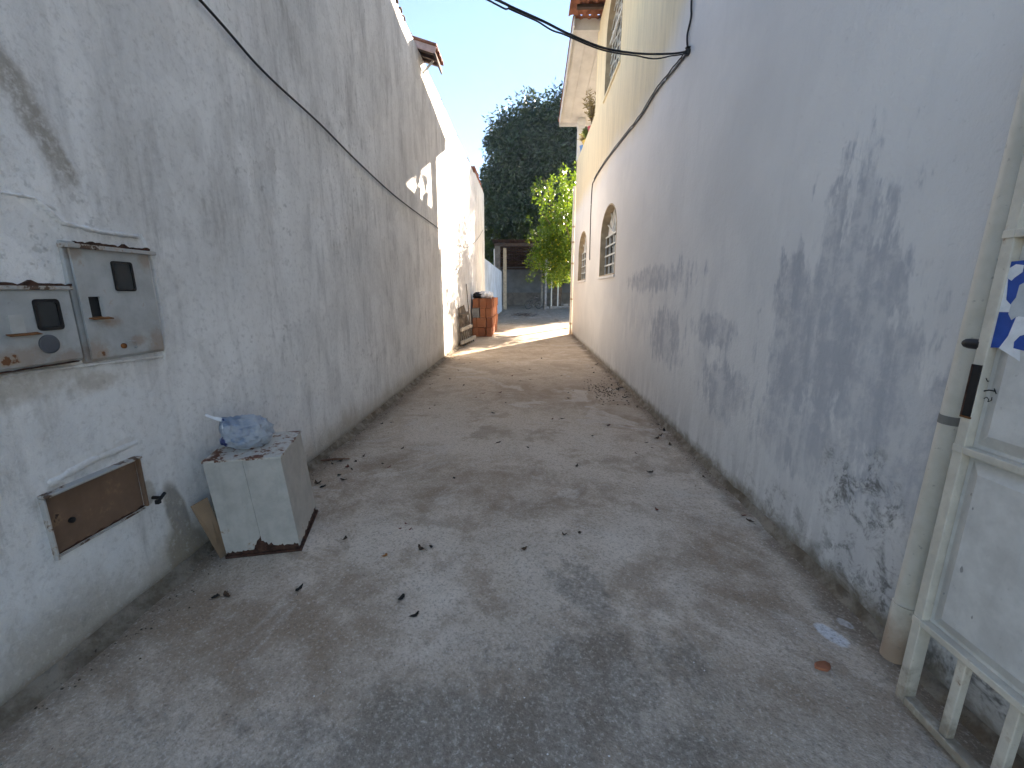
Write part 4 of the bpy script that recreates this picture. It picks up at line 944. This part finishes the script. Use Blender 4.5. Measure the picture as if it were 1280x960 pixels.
# mango
M_MANGO = leaf_mat('mango_leaf', (.018, .036, .016), (.042, .072, .028), .16, .4)
mg = thing('mango_tree', 'huge dark dome-shaped tree rising behind the yard shelter', 'tree', (2.7, 40.5, 0))
m_ = MB(); limb(m_, (2.7, 40.5, -.1), (3.0, 40.6, 5.5), .5, .4, 1, wig=.04)
for k in range(9):
    a = k * .7 + .3; limb(m_, (3, 40.6, 4.8 + .1 * k), (3.1 + 5.2 * math.cos(a), 40.6 + 4.5 * math.sin(a), 9 + (k % 3) * 3), .26, .05, k + 3)
under(m_.build('trunk', M_BARK, smooth=True), mg)
cl = ell_clumps((3.1, 40.6, 10.0), (7.1, 6.6, 7.0), 1100, .8, 3, .07, .72, 2.6) + ell_clumps((3.1, 40.6, 10.0), (6.0, 5.6, 6.0), 420, 1.0, 5, .07, .3, 2.6)
cl += ell_clumps((3.6, 39.0, 4.6), (3.2, 1.6, 1.9), 170, .5, 10, .2, .3) + ell_clumps((-.6, 34.4, 7.3), (2.6, 1.0, 1.0), 80, .5, 9) + ell_clumps((-.5, 49.6, 7.0), (4.5, 1.2, 2.4), 160, .7, 19)
cl = [q for q in cl if not (q[2] < 6.3 and -3.6 < q[0] < 2.2 and q[1] > 34.9)]
leaf_cloud('crown', mg, M_MANGO, cl, 80, .36, .072, .55, 2)
# unseen big tree added beyond the house: shades the yard and wall end
nb = thing('added_shade_tree', 'unseen broad tree added beyond the house end to cast shade', 'tree', (10.2, 44, 0))
m_ = MB(); limb(m_, (10.2, 44, -.1), (10, 44, 6), .4, .3, 21, wig=.04)
for k in range(6): limb(m_, (10, 44, 5.2), (10 + 2.4 * math.cos(k), 44 + 2.4 * math.sin(k), 9 + k % 3), .18, .04, k + 30)
under(m_.build('trunk', M_BARK, smooth=True), nb)
leaf_cloud('crown', nb, M_MANGO, ell_clumps((10.3, 44, 12.5), (4.2, 4.2, 8.5), 800, .8, 13, .05, .4, 3.5), 90, .42, .10, .5, 6)
# citrus in the yard just past the house corner
M_CIT = leaf_mat('citrus_leaf', (.035, .090, .014), (.085, .155, .022), .5, .35, (.42, .40, .03))
ct = thing('citrus_tree', 'bright yellow-green leafy tree growing past the house corner', 'tree', (2.45, 18.9, 0))
m_ = MB(); limb(m_, (2.45, 18.9, -.05), (2.2, 18.8, 2.4), .09, .07, 41, wig=.06); tips = []
for k in range(13):
    a = k * 2.4; h_ = 3.0 + (k % 5) * .75; rr = .7 + .75 * ((k * 7) % 5) / 4; e = (2.05 + rr * 1.15 * math.cos(a), 18.7 + rr * math.sin(a), h_); tips += limb(m_, (2.25, 18.8, 1.7 + .09 * k), e, .04, .010, k + 50)[3:]
under(m_.build('trunk', M_BARK, smooth=True), ct)
rg = np.random.default_rng(12); ccl = []
for t in tips:
    for q in range(5): ccl.append((*(np.asarray(t) + rg.normal(size=3) * (.32, .32, .26)), .2 * rg.uniform(.7, 1.3)))
ccl = [c for c in ccl if c[2] < 5.9]
ccl += [(float(rg.normal(1.5, .40)), float(rg.normal(18.7, .35)), float(rg.normal(3.9, .75)), .2) for _ in range(150)]
ccl += [(float(rg.normal(.85, .34)), float(rg.normal(18.6, .3)), float(rg.normal(3.2, .55)), .17) for _ in range(150)]
ccl += [(float(rg.normal(1.5, .35)), float(rg.normal(18.6, .4)), float(rg.normal(2.45, .35)), .18) for _ in range(110)]
ccl += [(float(rg.normal(1.75, .3)), float(rg.normal(18.6, .3)), float(rg.normal(5.6, .35)), .16) for _ in range(40)]
leaf_cloud('crown', ct, M_CIT, ccl, 26, .12, .027, .3, 8)
# small trees behind the low wall
M_LMID = leaf_mat('mid_green_leaf', (.04, .075, .022), (.085, .135, .035), .4)
for (x_, y_, z_, r_, nm, lb, sd_) in ((-4.6, 37, 5.6, 2.0, 'garden_tree', 'lighter green round tree standing behind the low blue wall', 61), (-5.6, 46, 7.5, 3.4, 'garden_tree', 'hazy green tree seen past the end of the boundary wall', 67)):
    g_ = thing(nm, lb, 'tree', (x_, y_, 0)); m_ = MB(); limb(m_, (x_, y_, -.1), (x_, y_, z_ * .6), .16, .1, sd_, wig=.05)
    for k in range(5): limb(m_, (x_, y_, z_ * .5), (x_ + r_ * .6 * math.cos(k * 1.3), y_ + r_ * .6 * math.sin(k * 1.3), z_ + .3 * k), .07, .02, sd_ + k)
    under(m_.build('trunk', M_BARK, smooth=True), g_); leaf_cloud('crown', g_, M_LMID, ell_clumps((x_, y_, z_), (r_, r_, r_ * 1.1), 150, .45, sd_, .15, .4), 45, .26, .05, .4, sd_)

# ================================================================== YARD SHELTER
sh = thing('yard_shelter', 'open dark-roofed shelter on posts at the back of the yard', 'shelter', (-.6, 40, 0))
def bar_(nm, a, b, w_, h_, mt): return under(MB().bar(a, b, w_, h_).build(nm, mt), sh)
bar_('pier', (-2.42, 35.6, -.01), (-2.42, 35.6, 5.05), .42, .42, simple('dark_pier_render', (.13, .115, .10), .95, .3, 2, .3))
bar_('post', (-1.86, 36.2, -.01), (-1.86, 36.2, 4.95), .26, .26, simple('buff_post', (.50, .42, .31), .9))
bar_('post', (1.55, 36.2, -.01), (1.55, 36.2, 4.95), .18, .18, M_CEMENT)
bar_('post', (-2.42, 45.5, -.01), (-2.42, 45.5, 3.7), .22, .22, M_CEMENT); bar_('post', (1.55, 45.5, -.01), (1.55, 45.5, 3.7), .22, .22, M_CEMENT)
bar_('front_beam', (-2.7, 35.9, 5.18), (1.9, 35.9, 5.18), .16, .26, M_TIMBER)
bar_('back_beam', (-2.7, 45.5, 3.80), (1.9, 45.5, 3.80), .14, .2, M_TIMBER)
for k in range(9):
    yy = 36.4 + k * 1.1; bar_('purlin', (-2.75, yy, 5.38 - (yy - 35.5) * .142), (1.95, yy, 5.38 - (yy - 35.5) * .142), .07, .12, M_TIMBER)
m_ = MB(); xs = np.arange(-2.85, 2.05, .05)
for j in range(11):
    yy = 35.3 + j * 1.06
    for x_ in xs: m_.v.append((float(x_), yy, 5.49 - (yy - 35.5) * .142 + .03 * math.sin(x_ * 28)))
W = len(xs)
for j in range(10):
    for i in range(W - 1): m_.f.append((j * W + i, j * W + i + 1, (j + 1) * W + i + 1, (j + 1) * W + i))
o = m_.build('sheet_roof', M_TILED); s_ = o.modifiers.new('t', 'SOLIDIFY'); s_.thickness = .012; under(o, sh)
# dirty yard back wall and plinth, colours darkened to stand in for deep shade
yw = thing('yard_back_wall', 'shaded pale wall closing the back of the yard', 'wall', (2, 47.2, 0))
under(MB().bb((-8, 47.2, -.1), (12, 47.4, 6.2)).build('wall_face', simple('shade_darkened_render', (.14, .16, .185), .95, .2, 1.2, .3)), yw); under(MB().bb((-8, 46.9, -.1), (12, 47.19, 1.35)).build('plinth', simple('shade_darkened_plinth', (.14, .132, .125), .95, .3, 1.5, .3)), yw)
# two slim white posts with a washing rail
cp_ = thing('washing_frame', 'pair of slim white posts joined by a rail in the yard', 'post', (2.35, 37.6, 0))
for x_ in (2.12, 2.68): under(MB().tube([(x_, 37.8, 0), (x_, 37.8, 3.3)], .06, 10).build('post', M_WHITE, smooth='auto'), cp_)
under(MB().tube([(2.12, 37.8, 3.27), (2.68, 37.8, 3.27)], .03, 8).build('rail', M_WHITE), cp_)
under(MB().bb((2.0, 37.6, 0), (2.85, 38.0, .22)).build('footing', M_CEMENT, bevel=.02), cp_)
tag(MB().tube([(-2.1, 27.8, 0), (-2.1, 27.8, 4.1)], .035, 8).build('metal_pole', M_STEEL, origin=(-2.1, 27.8, 0)), 'thin grey metal pole standing at the low wall end', 'pole')
tag(MB().box((-2.15, 33.2, .75), (.10, .35, 1.5)).box((-2.15, 33.2, 1.53), (.14, .40, .06)).build('gate_pillar', M_WHITE, origin=(-2.15, 33.2, 0)), 'short white pillar at the end of the low wall', 'pillar')
# block heaps
for k, (x_, y_, w2, d2, h2) in enumerate(((3.35, 39.2, .39, .19, .19), (3.75, 39.3, .39, .19, .19), (3.5, 39.25, .39, .19, .19), (1.7, 37.3, .39, .19, .19), (2.95, 39.0, .19, .39, .19), (4.15, 39.1, .39, .19, .19))):
    b = MB().box((0, 0, 0), (w2, d2, h2)); b.box((0, 0, h2 / 2 - .02), (w2 - .06, d2 - .06, .03)); o = b.build('concrete_block', M_CEMENT, bevel=.008); o.location = (x_, y_, h2 / 2 + (.19 if k == 2 else 0)); o.rotation_euler[2] = .2 * k
    tag(o, 'grey concrete block lying in the yard near the slim posts', 'block', 'concrete blocks in the yard')
# ------------------------------------------------------------------ bicycle
bk = thing('bicycle', 'dark bicycle parked in front of the yard shelter', 'bicycle', (.55, 37.2, 0)); bk.rotation_euler = (R(5), 0, R(28))
M_BIKE = simple('dark_frame_paint', (.03, .035, .05), .4); M_RIM = simple('bare_rim', (.45, .45, .45), .35, metal=.8)
def ring(c, R_, r, n=28, k=7):
    m_ = MB(); o_ = 0
    for i in range(n):
        a = 2 * math.pi * i / n
        for j in range(k): b = 2 * math.pi * j / k; q = R_ + r * math.cos(b); m_.v.append((c[0] + q * math.cos(a), c[1] + r * math.sin(b), c[2] + q * math.sin(a)))
    for i in range(n):
        for j in range(k): m_.f.append((i * k + j, i * k + (j + 1) % k, ((i + 1) % n) * k + (j + 1) % k, ((i + 1) % n) * k + j))
    return m_
for x_ in (-.52, .52):
    wh = MB().tube([(x_, -.04, .335), (x_, .04, .335)], .025, 8).build('wheel', M_RIM, bk)
    ring((x_, 0, .335), .315, .022).build('tyre', M_BLACK, wh, True); ring((x_, 0, .335), .288, .010).build('rim', M_RIM, wh, True)
    s_ = MB()
    for k in range(14): a = k * math.pi * 2 / 14; s_.bar((x_, .012 * (-1) ** k, .335), (x_ + .285 * math.cos(a), 0, .335 + .285 * math.sin(a)), .003, .003)
    s_.build('spokes', M_RIM, wh)
fr = MB(); hd, bb_, st_ = Vector((.34, 0, .78)), Vector((-.05, 0, .28)), Vector((-.20, 0, .78))
for a, b, r in ((hd, bb_, .018), (hd + Vector((.0, 0, .04)), st_ - Vector((0, 0, .04)), .016), (bb_, st_ + Vector((-.02, 0, .08)), .016), (bb_, (-.52, .05, .335), .010), (bb_, (-.52, -.05, .335), .010), (st_, (-.52, .05, .335), .009), (st_, (-.52, -.05, .335), .009)): fr.tube([a, b], r, 8)
fr.build('frame', M_BIKE, bk)
MB().tube([hd + Vector((-.03, 0, .16)), hd, (.44, .05, .5), (.52, .05, .335)], .014, 8).tube([(.42, -.05, .55), (.52, -.05, .335)], .012, 8).build('fork', M_BIKE, bk)
MB().tube([(.20, -.29, .98), (.30, -.24, .98), (.33, -.06, .95), (.33, .06, .95), (.30, .24, .98), (.20, .29, .98)], .012, 8).build('handlebar', M_RIM, bk)
MB().prism([(-.36, -.08, .90), (-.36, .08, .90), (-.2, .05, .90), (-.06, .018, .90), (-.06, -.018, .90), (-.2, -.05, .90)], (0, 0, .05)).build('saddle', M_BLACK, bk, bevel=.015)
MB().tube([(-.05, -.09, .28), (-.05, .09, .28)], .02, 8).bar((-.05, .09, .28), (.08, .10, .17), .02, .02).bar((-.05, -.09, .28), (-.18, -.10, .39), .02, .02).build('crank', M_RIM, bk)
MB().box((-.50, 0, .72), (.36, .14, .02)).build('rear_rack', M_BIKE, bk)
# heap of dry twigs
tw = MB(); rs = random.Random(5)
for k in range(60):
    a = rs.uniform(0, 6.28); c = Vector((rs.gauss(-.15, .5), rs.gauss(26.3, .25), rs.uniform(.01, .14))); d = Vector((math.cos(a), math.sin(a), rs.uniform(-.05, .35))) * rs.uniform(.12, .4); p = c - d; p.z = max(p.z, .006); tw.tube([p, c + Vector((0, 0, .03)), c + d + Vector((0, 0, .05))], [.008, .006, .003], 5)
tag(tw.build('twig_heap', M_TIMBER), 'heap of dry twigs lying on the yard floor', 'twigs', kind='stuff')

# ================================================================== LEAVES AND GRIT ON THE FLOOR
def leaf_obj_mesh(seed, L=.06, wd=.016, curl=.012):
    rs = random.Random(seed); m_ = MB(); n = 6
    for i in range(n + 1):
        t = i / n; w2 = wd * math.sin(math.pi * min(1, t * .92 + .06)) ** .8 * rs.uniform(.75, 1.2); z_ = .003 + curl * (4 * (t - .5) ** 2) * rs.uniform(.5, 1.1); y_ = wd * .7 * math.sin(t * 3 + seed)
        m_.v += [(L * (t - .5), y_ - w2, z_ + .35 * w2 * rs.uniform(.3, 1.6)), (L * (t - .5), y_, z_), (L * (t - .5), y_ + w2, z_ + .35 * w2 * rs.uniform(.3, 1.6))]
    for i in range(n): m_.f += [(i * 3, i * 3 + 1, i * 3 + 4, i * 3 + 3), (i * 3 + 1, i * 3 + 2, i * 3 + 5, i * 3 + 4)]
    m_.tube([(-L * .5, 0, .004), (-L * .75, rs.uniform(-.006, .006), .005)], .0013, 4)
    zmin = min(v[2] for v in m_.v); m_.v = [(a, b, c - zmin) for a, b, c in m_.v]; return m_.mesh('dry_leaf')
M_DL = [simple('dead_leaf_dark', (.022, .018, .015), .8, .4, 40), simple('dead_leaf_brown', (.07, .042, .026), .8, .4, 40), simple('dead_leaf_red', (.15, .04, .028), .7, .3, 40), simple('dead_leaf_orange', (.34, .14, .04), .7, .3, 40)]
LV = {(m, s): leaf_obj_mesh(s + m * 10, *((.06, .014) if s % 2 else (.045, .018)), .012 + .006 * (s % 3)) for m in range(4) for s in range(5)}
for (m, s), me in LV.items(): me.materials.append(M_DL[m])
def leaf(px, py, mi=0, sc=1.0, label=None, grp='dry leaves scattered on the concrete', loc=None):
    q = loc or onz(px, py); o = mk('dry_leaf', LV[(mi, random.randrange(5))], None); o.location = (q[0], q[1], .0005); o.rotation_euler = (0, 0, random.uniform(0, 6.28)); o.scale = (sc,) * 3
    if label: tag(o, label, 'leaf')
    else:
        x_, y_ = q[0], q[1]
        wh = 'beside the old cabinet' if (x_ < -.9 and y_ < 3.9) else 'along the foot of the grey boundary wall' if x_ < -1.05 else 'along the foot of the white house wall' if x_ > 1.0 else 'out in the middle of the driveway'
        tag(o, 'small dark dry leaf lying on the concrete ' + wh, 'leaf', grp)
leaf(375, 737, 0, 1.0, 'black curled leaf alone in front of the old cabinet'); leaf(480, 695, 3, .75, 'single orange dead leaf on the concrete')
leaf(95, 838, 2, .8, 'dark red leaf at the foot of the grey wall below the hatch')
for px, py in ((508, 655), (513, 662), (500, 661)): 
    q = onz(px, py); o = mk('dry_leaf', LV[(2, px % 5)], None); o.location = (q[0], q[1], .0005); o.rotation_euler = (0, 0, px); o.scale = (.45,) * 3; tag(o, 'tiny red leaf scrap in a cluster of three on the concrete', 'leaf', 'red leaf scraps')
DL = [(517, 770), (270, 748), (284, 745), (118, 820), (567, 598), (416, 580), (426, 576), (433, 584), (444, 577), (440, 587), (455, 571), (479, 580), (486, 584), (503, 561), (404, 609), (398, 604), (425, 594), (410, 575), (430, 600), (623, 554), (660, 560), (740, 545), (795, 567), (820, 638), (930, 645), (938, 652), (948, 642),
      (604, 492), (625, 491), (711, 498), (516, 512), (690, 524), (703, 524), (760, 532), (815, 560), (720, 583), (706, 668), (725, 667), (430, 674), (527, 685), (538, 684), (655, 686), (502, 749), (470, 490), (500, 478), (540, 480), (548, 470), (580, 482), (595, 497), (640, 470), (662, 462), (688, 455), (702, 470), (735, 482), (812, 590)]
DL += [(random.uniform(748, 800), 0) for _ in range(0)]
for px, py in DL: leaf(px, py, random.choice((0, 0, 1, 1, 2)), random.uniform(.55, 1.1) if py < 700 else random.uniform(.7, .95))
for _ in range(26): leaf(0, 0, random.choice((0, 1)), random.uniform(.6, 1.3), loc=(1.53 - abs(random.gauss(0, .14)), random.uniform(3.2, 9.5)))
for _ in range(20): leaf(0, 0, random.choice((0, 1)), random.uniform(.5, .95), loc=(random.uniform(-1.75, -1.2), random.uniform(3.5, 11)))
for _ in range(16): leaf(0, 0, random.choice((0, 1)), random.uniform(.5, .95), loc=(random.uniform(-1.2, 1.2), random.uniform(5, 15)))
# brick fragment and paint flakes by the gate
q = onz(1028, 834); mb = MB(); pl = [(.034 * (1 + .25 * N3(k, 0, 0, .9)) * math.cos(k * .785), .022 * (1 + .3 * N3(k, 4, 0, .9)) * math.sin(k * .785), 0) for k in range(8)]
mb.prism(pl, (.002, .001, .012)); o = mb.build('brick_fragment', M_BRK, bevel=.003); o.location = (q[0], q[1], 0); o.rotation_euler[2] = .2; tag(o, 'flat reddish brick fragment on the concrete near the gate', 'brick fragment')
q = onz(418, 576); o = MB().tube([(-.12, 0, .012), (0, .012, .014), (.13, -.01, .01)], [.008, .009, .005], 6).build('twig', simple('reddish_bark', (.20, .10, .06), .9)); o.location = (q[0], q[1], 0); o.rotation_euler[2] = .3; tag(o, 'reddish twig lying among leaves beside the old cabinet', 'twig')
def grit(name, n, gen, mat, s0, s1, label, cat, seed):
    rs = random.Random(seed); m_ = MB()
    for k in range(n):
        x_, y_ = gen(rs); s_ = rs.uniform(s0, s1); h = s_ * rs.uniform(.25, .7); a = rs.uniform(0, 6.28); pl = [(x_ + s_ * rs.uniform(.6, 1) * math.cos(a + q * 1.257), y_ + s_ * rs.uniform(.5, 1) * math.sin(a + q * 1.257), 0) for q in range(5)]
        top = [(x_ + (p[0] - x_) * .6, y_ + (p[1] - y_) * .6, h) for p in pl]; m_.add(pl + top, [(5, 6, 7, 8, 9)] + [(q, (q + 1) % 5, 5 + (q + 1) % 5, 5 + q) for q in range(5)])
    return tag(m_.build(name, mat), label, cat, kind='stuff')
def g_any(rs): y = 1.0 + 9 * rs.random() ** 1.6; return rs.uniform(-1.75, 1.5), y
def g_edges(rs):
    y = 1.2 + 13 * rs.random() ** 1.2
    return (XR - .03 - abs(rs.gauss(0, .08)), rs.uniform(3, 10)) if rs.random() < .62 else (XL + .06 + abs(rs.gauss(0, .10)), y)
grit('grit', 900, g_any, simple('grey_grit', (.30, .28, .25), .95, .4, 60), .0015, .005, 'fine grey grit strewn over the concrete driveway', 'grit', 1)
grit('pale_flakes', 160, g_any, simple('pale_flake', (.72, .71, .68), .9, .1, 60), .0015, .005, 'tiny pale paint flakes strewn over the concrete', 'flakes', 2)
grit('leaf_litter', 1500, g_edges, simple('litter', (.10, .075, .05), .95, .5, 60), .0015, .007, 'dark crumbled leaf litter along the feet of both walls', 'litter', 3)
def g_pile(rs): return rs.gauss(1.18, .16), rs.gauss(6.4, .35)
grit('leaf_litter', 240, g_pile, simple('litter_brown', (.075, .055, .034), .95, .5, 60), .005, .018, 'drift of dead leaf crumbs near the house wall foot', 'litter', 4)

# ================================================================== HAZE
def haze():
    m = Mat('thin_air'); v = m.n('ShaderNodeVolumePrincipled'); v.inputs['Color'].default_value = (.50, .74, 1, 1); v.inputs['Density'].default_value = .0007; v.inputs['Anisotropy'].default_value = .35
    m.nt.links.new(v.outputs[0], m.out.inputs['Volume']); return m.mat
tag(MB().bb((-30, -20, -1.2), (40, 62, 24)).build('haze', haze()), kind='stuff')
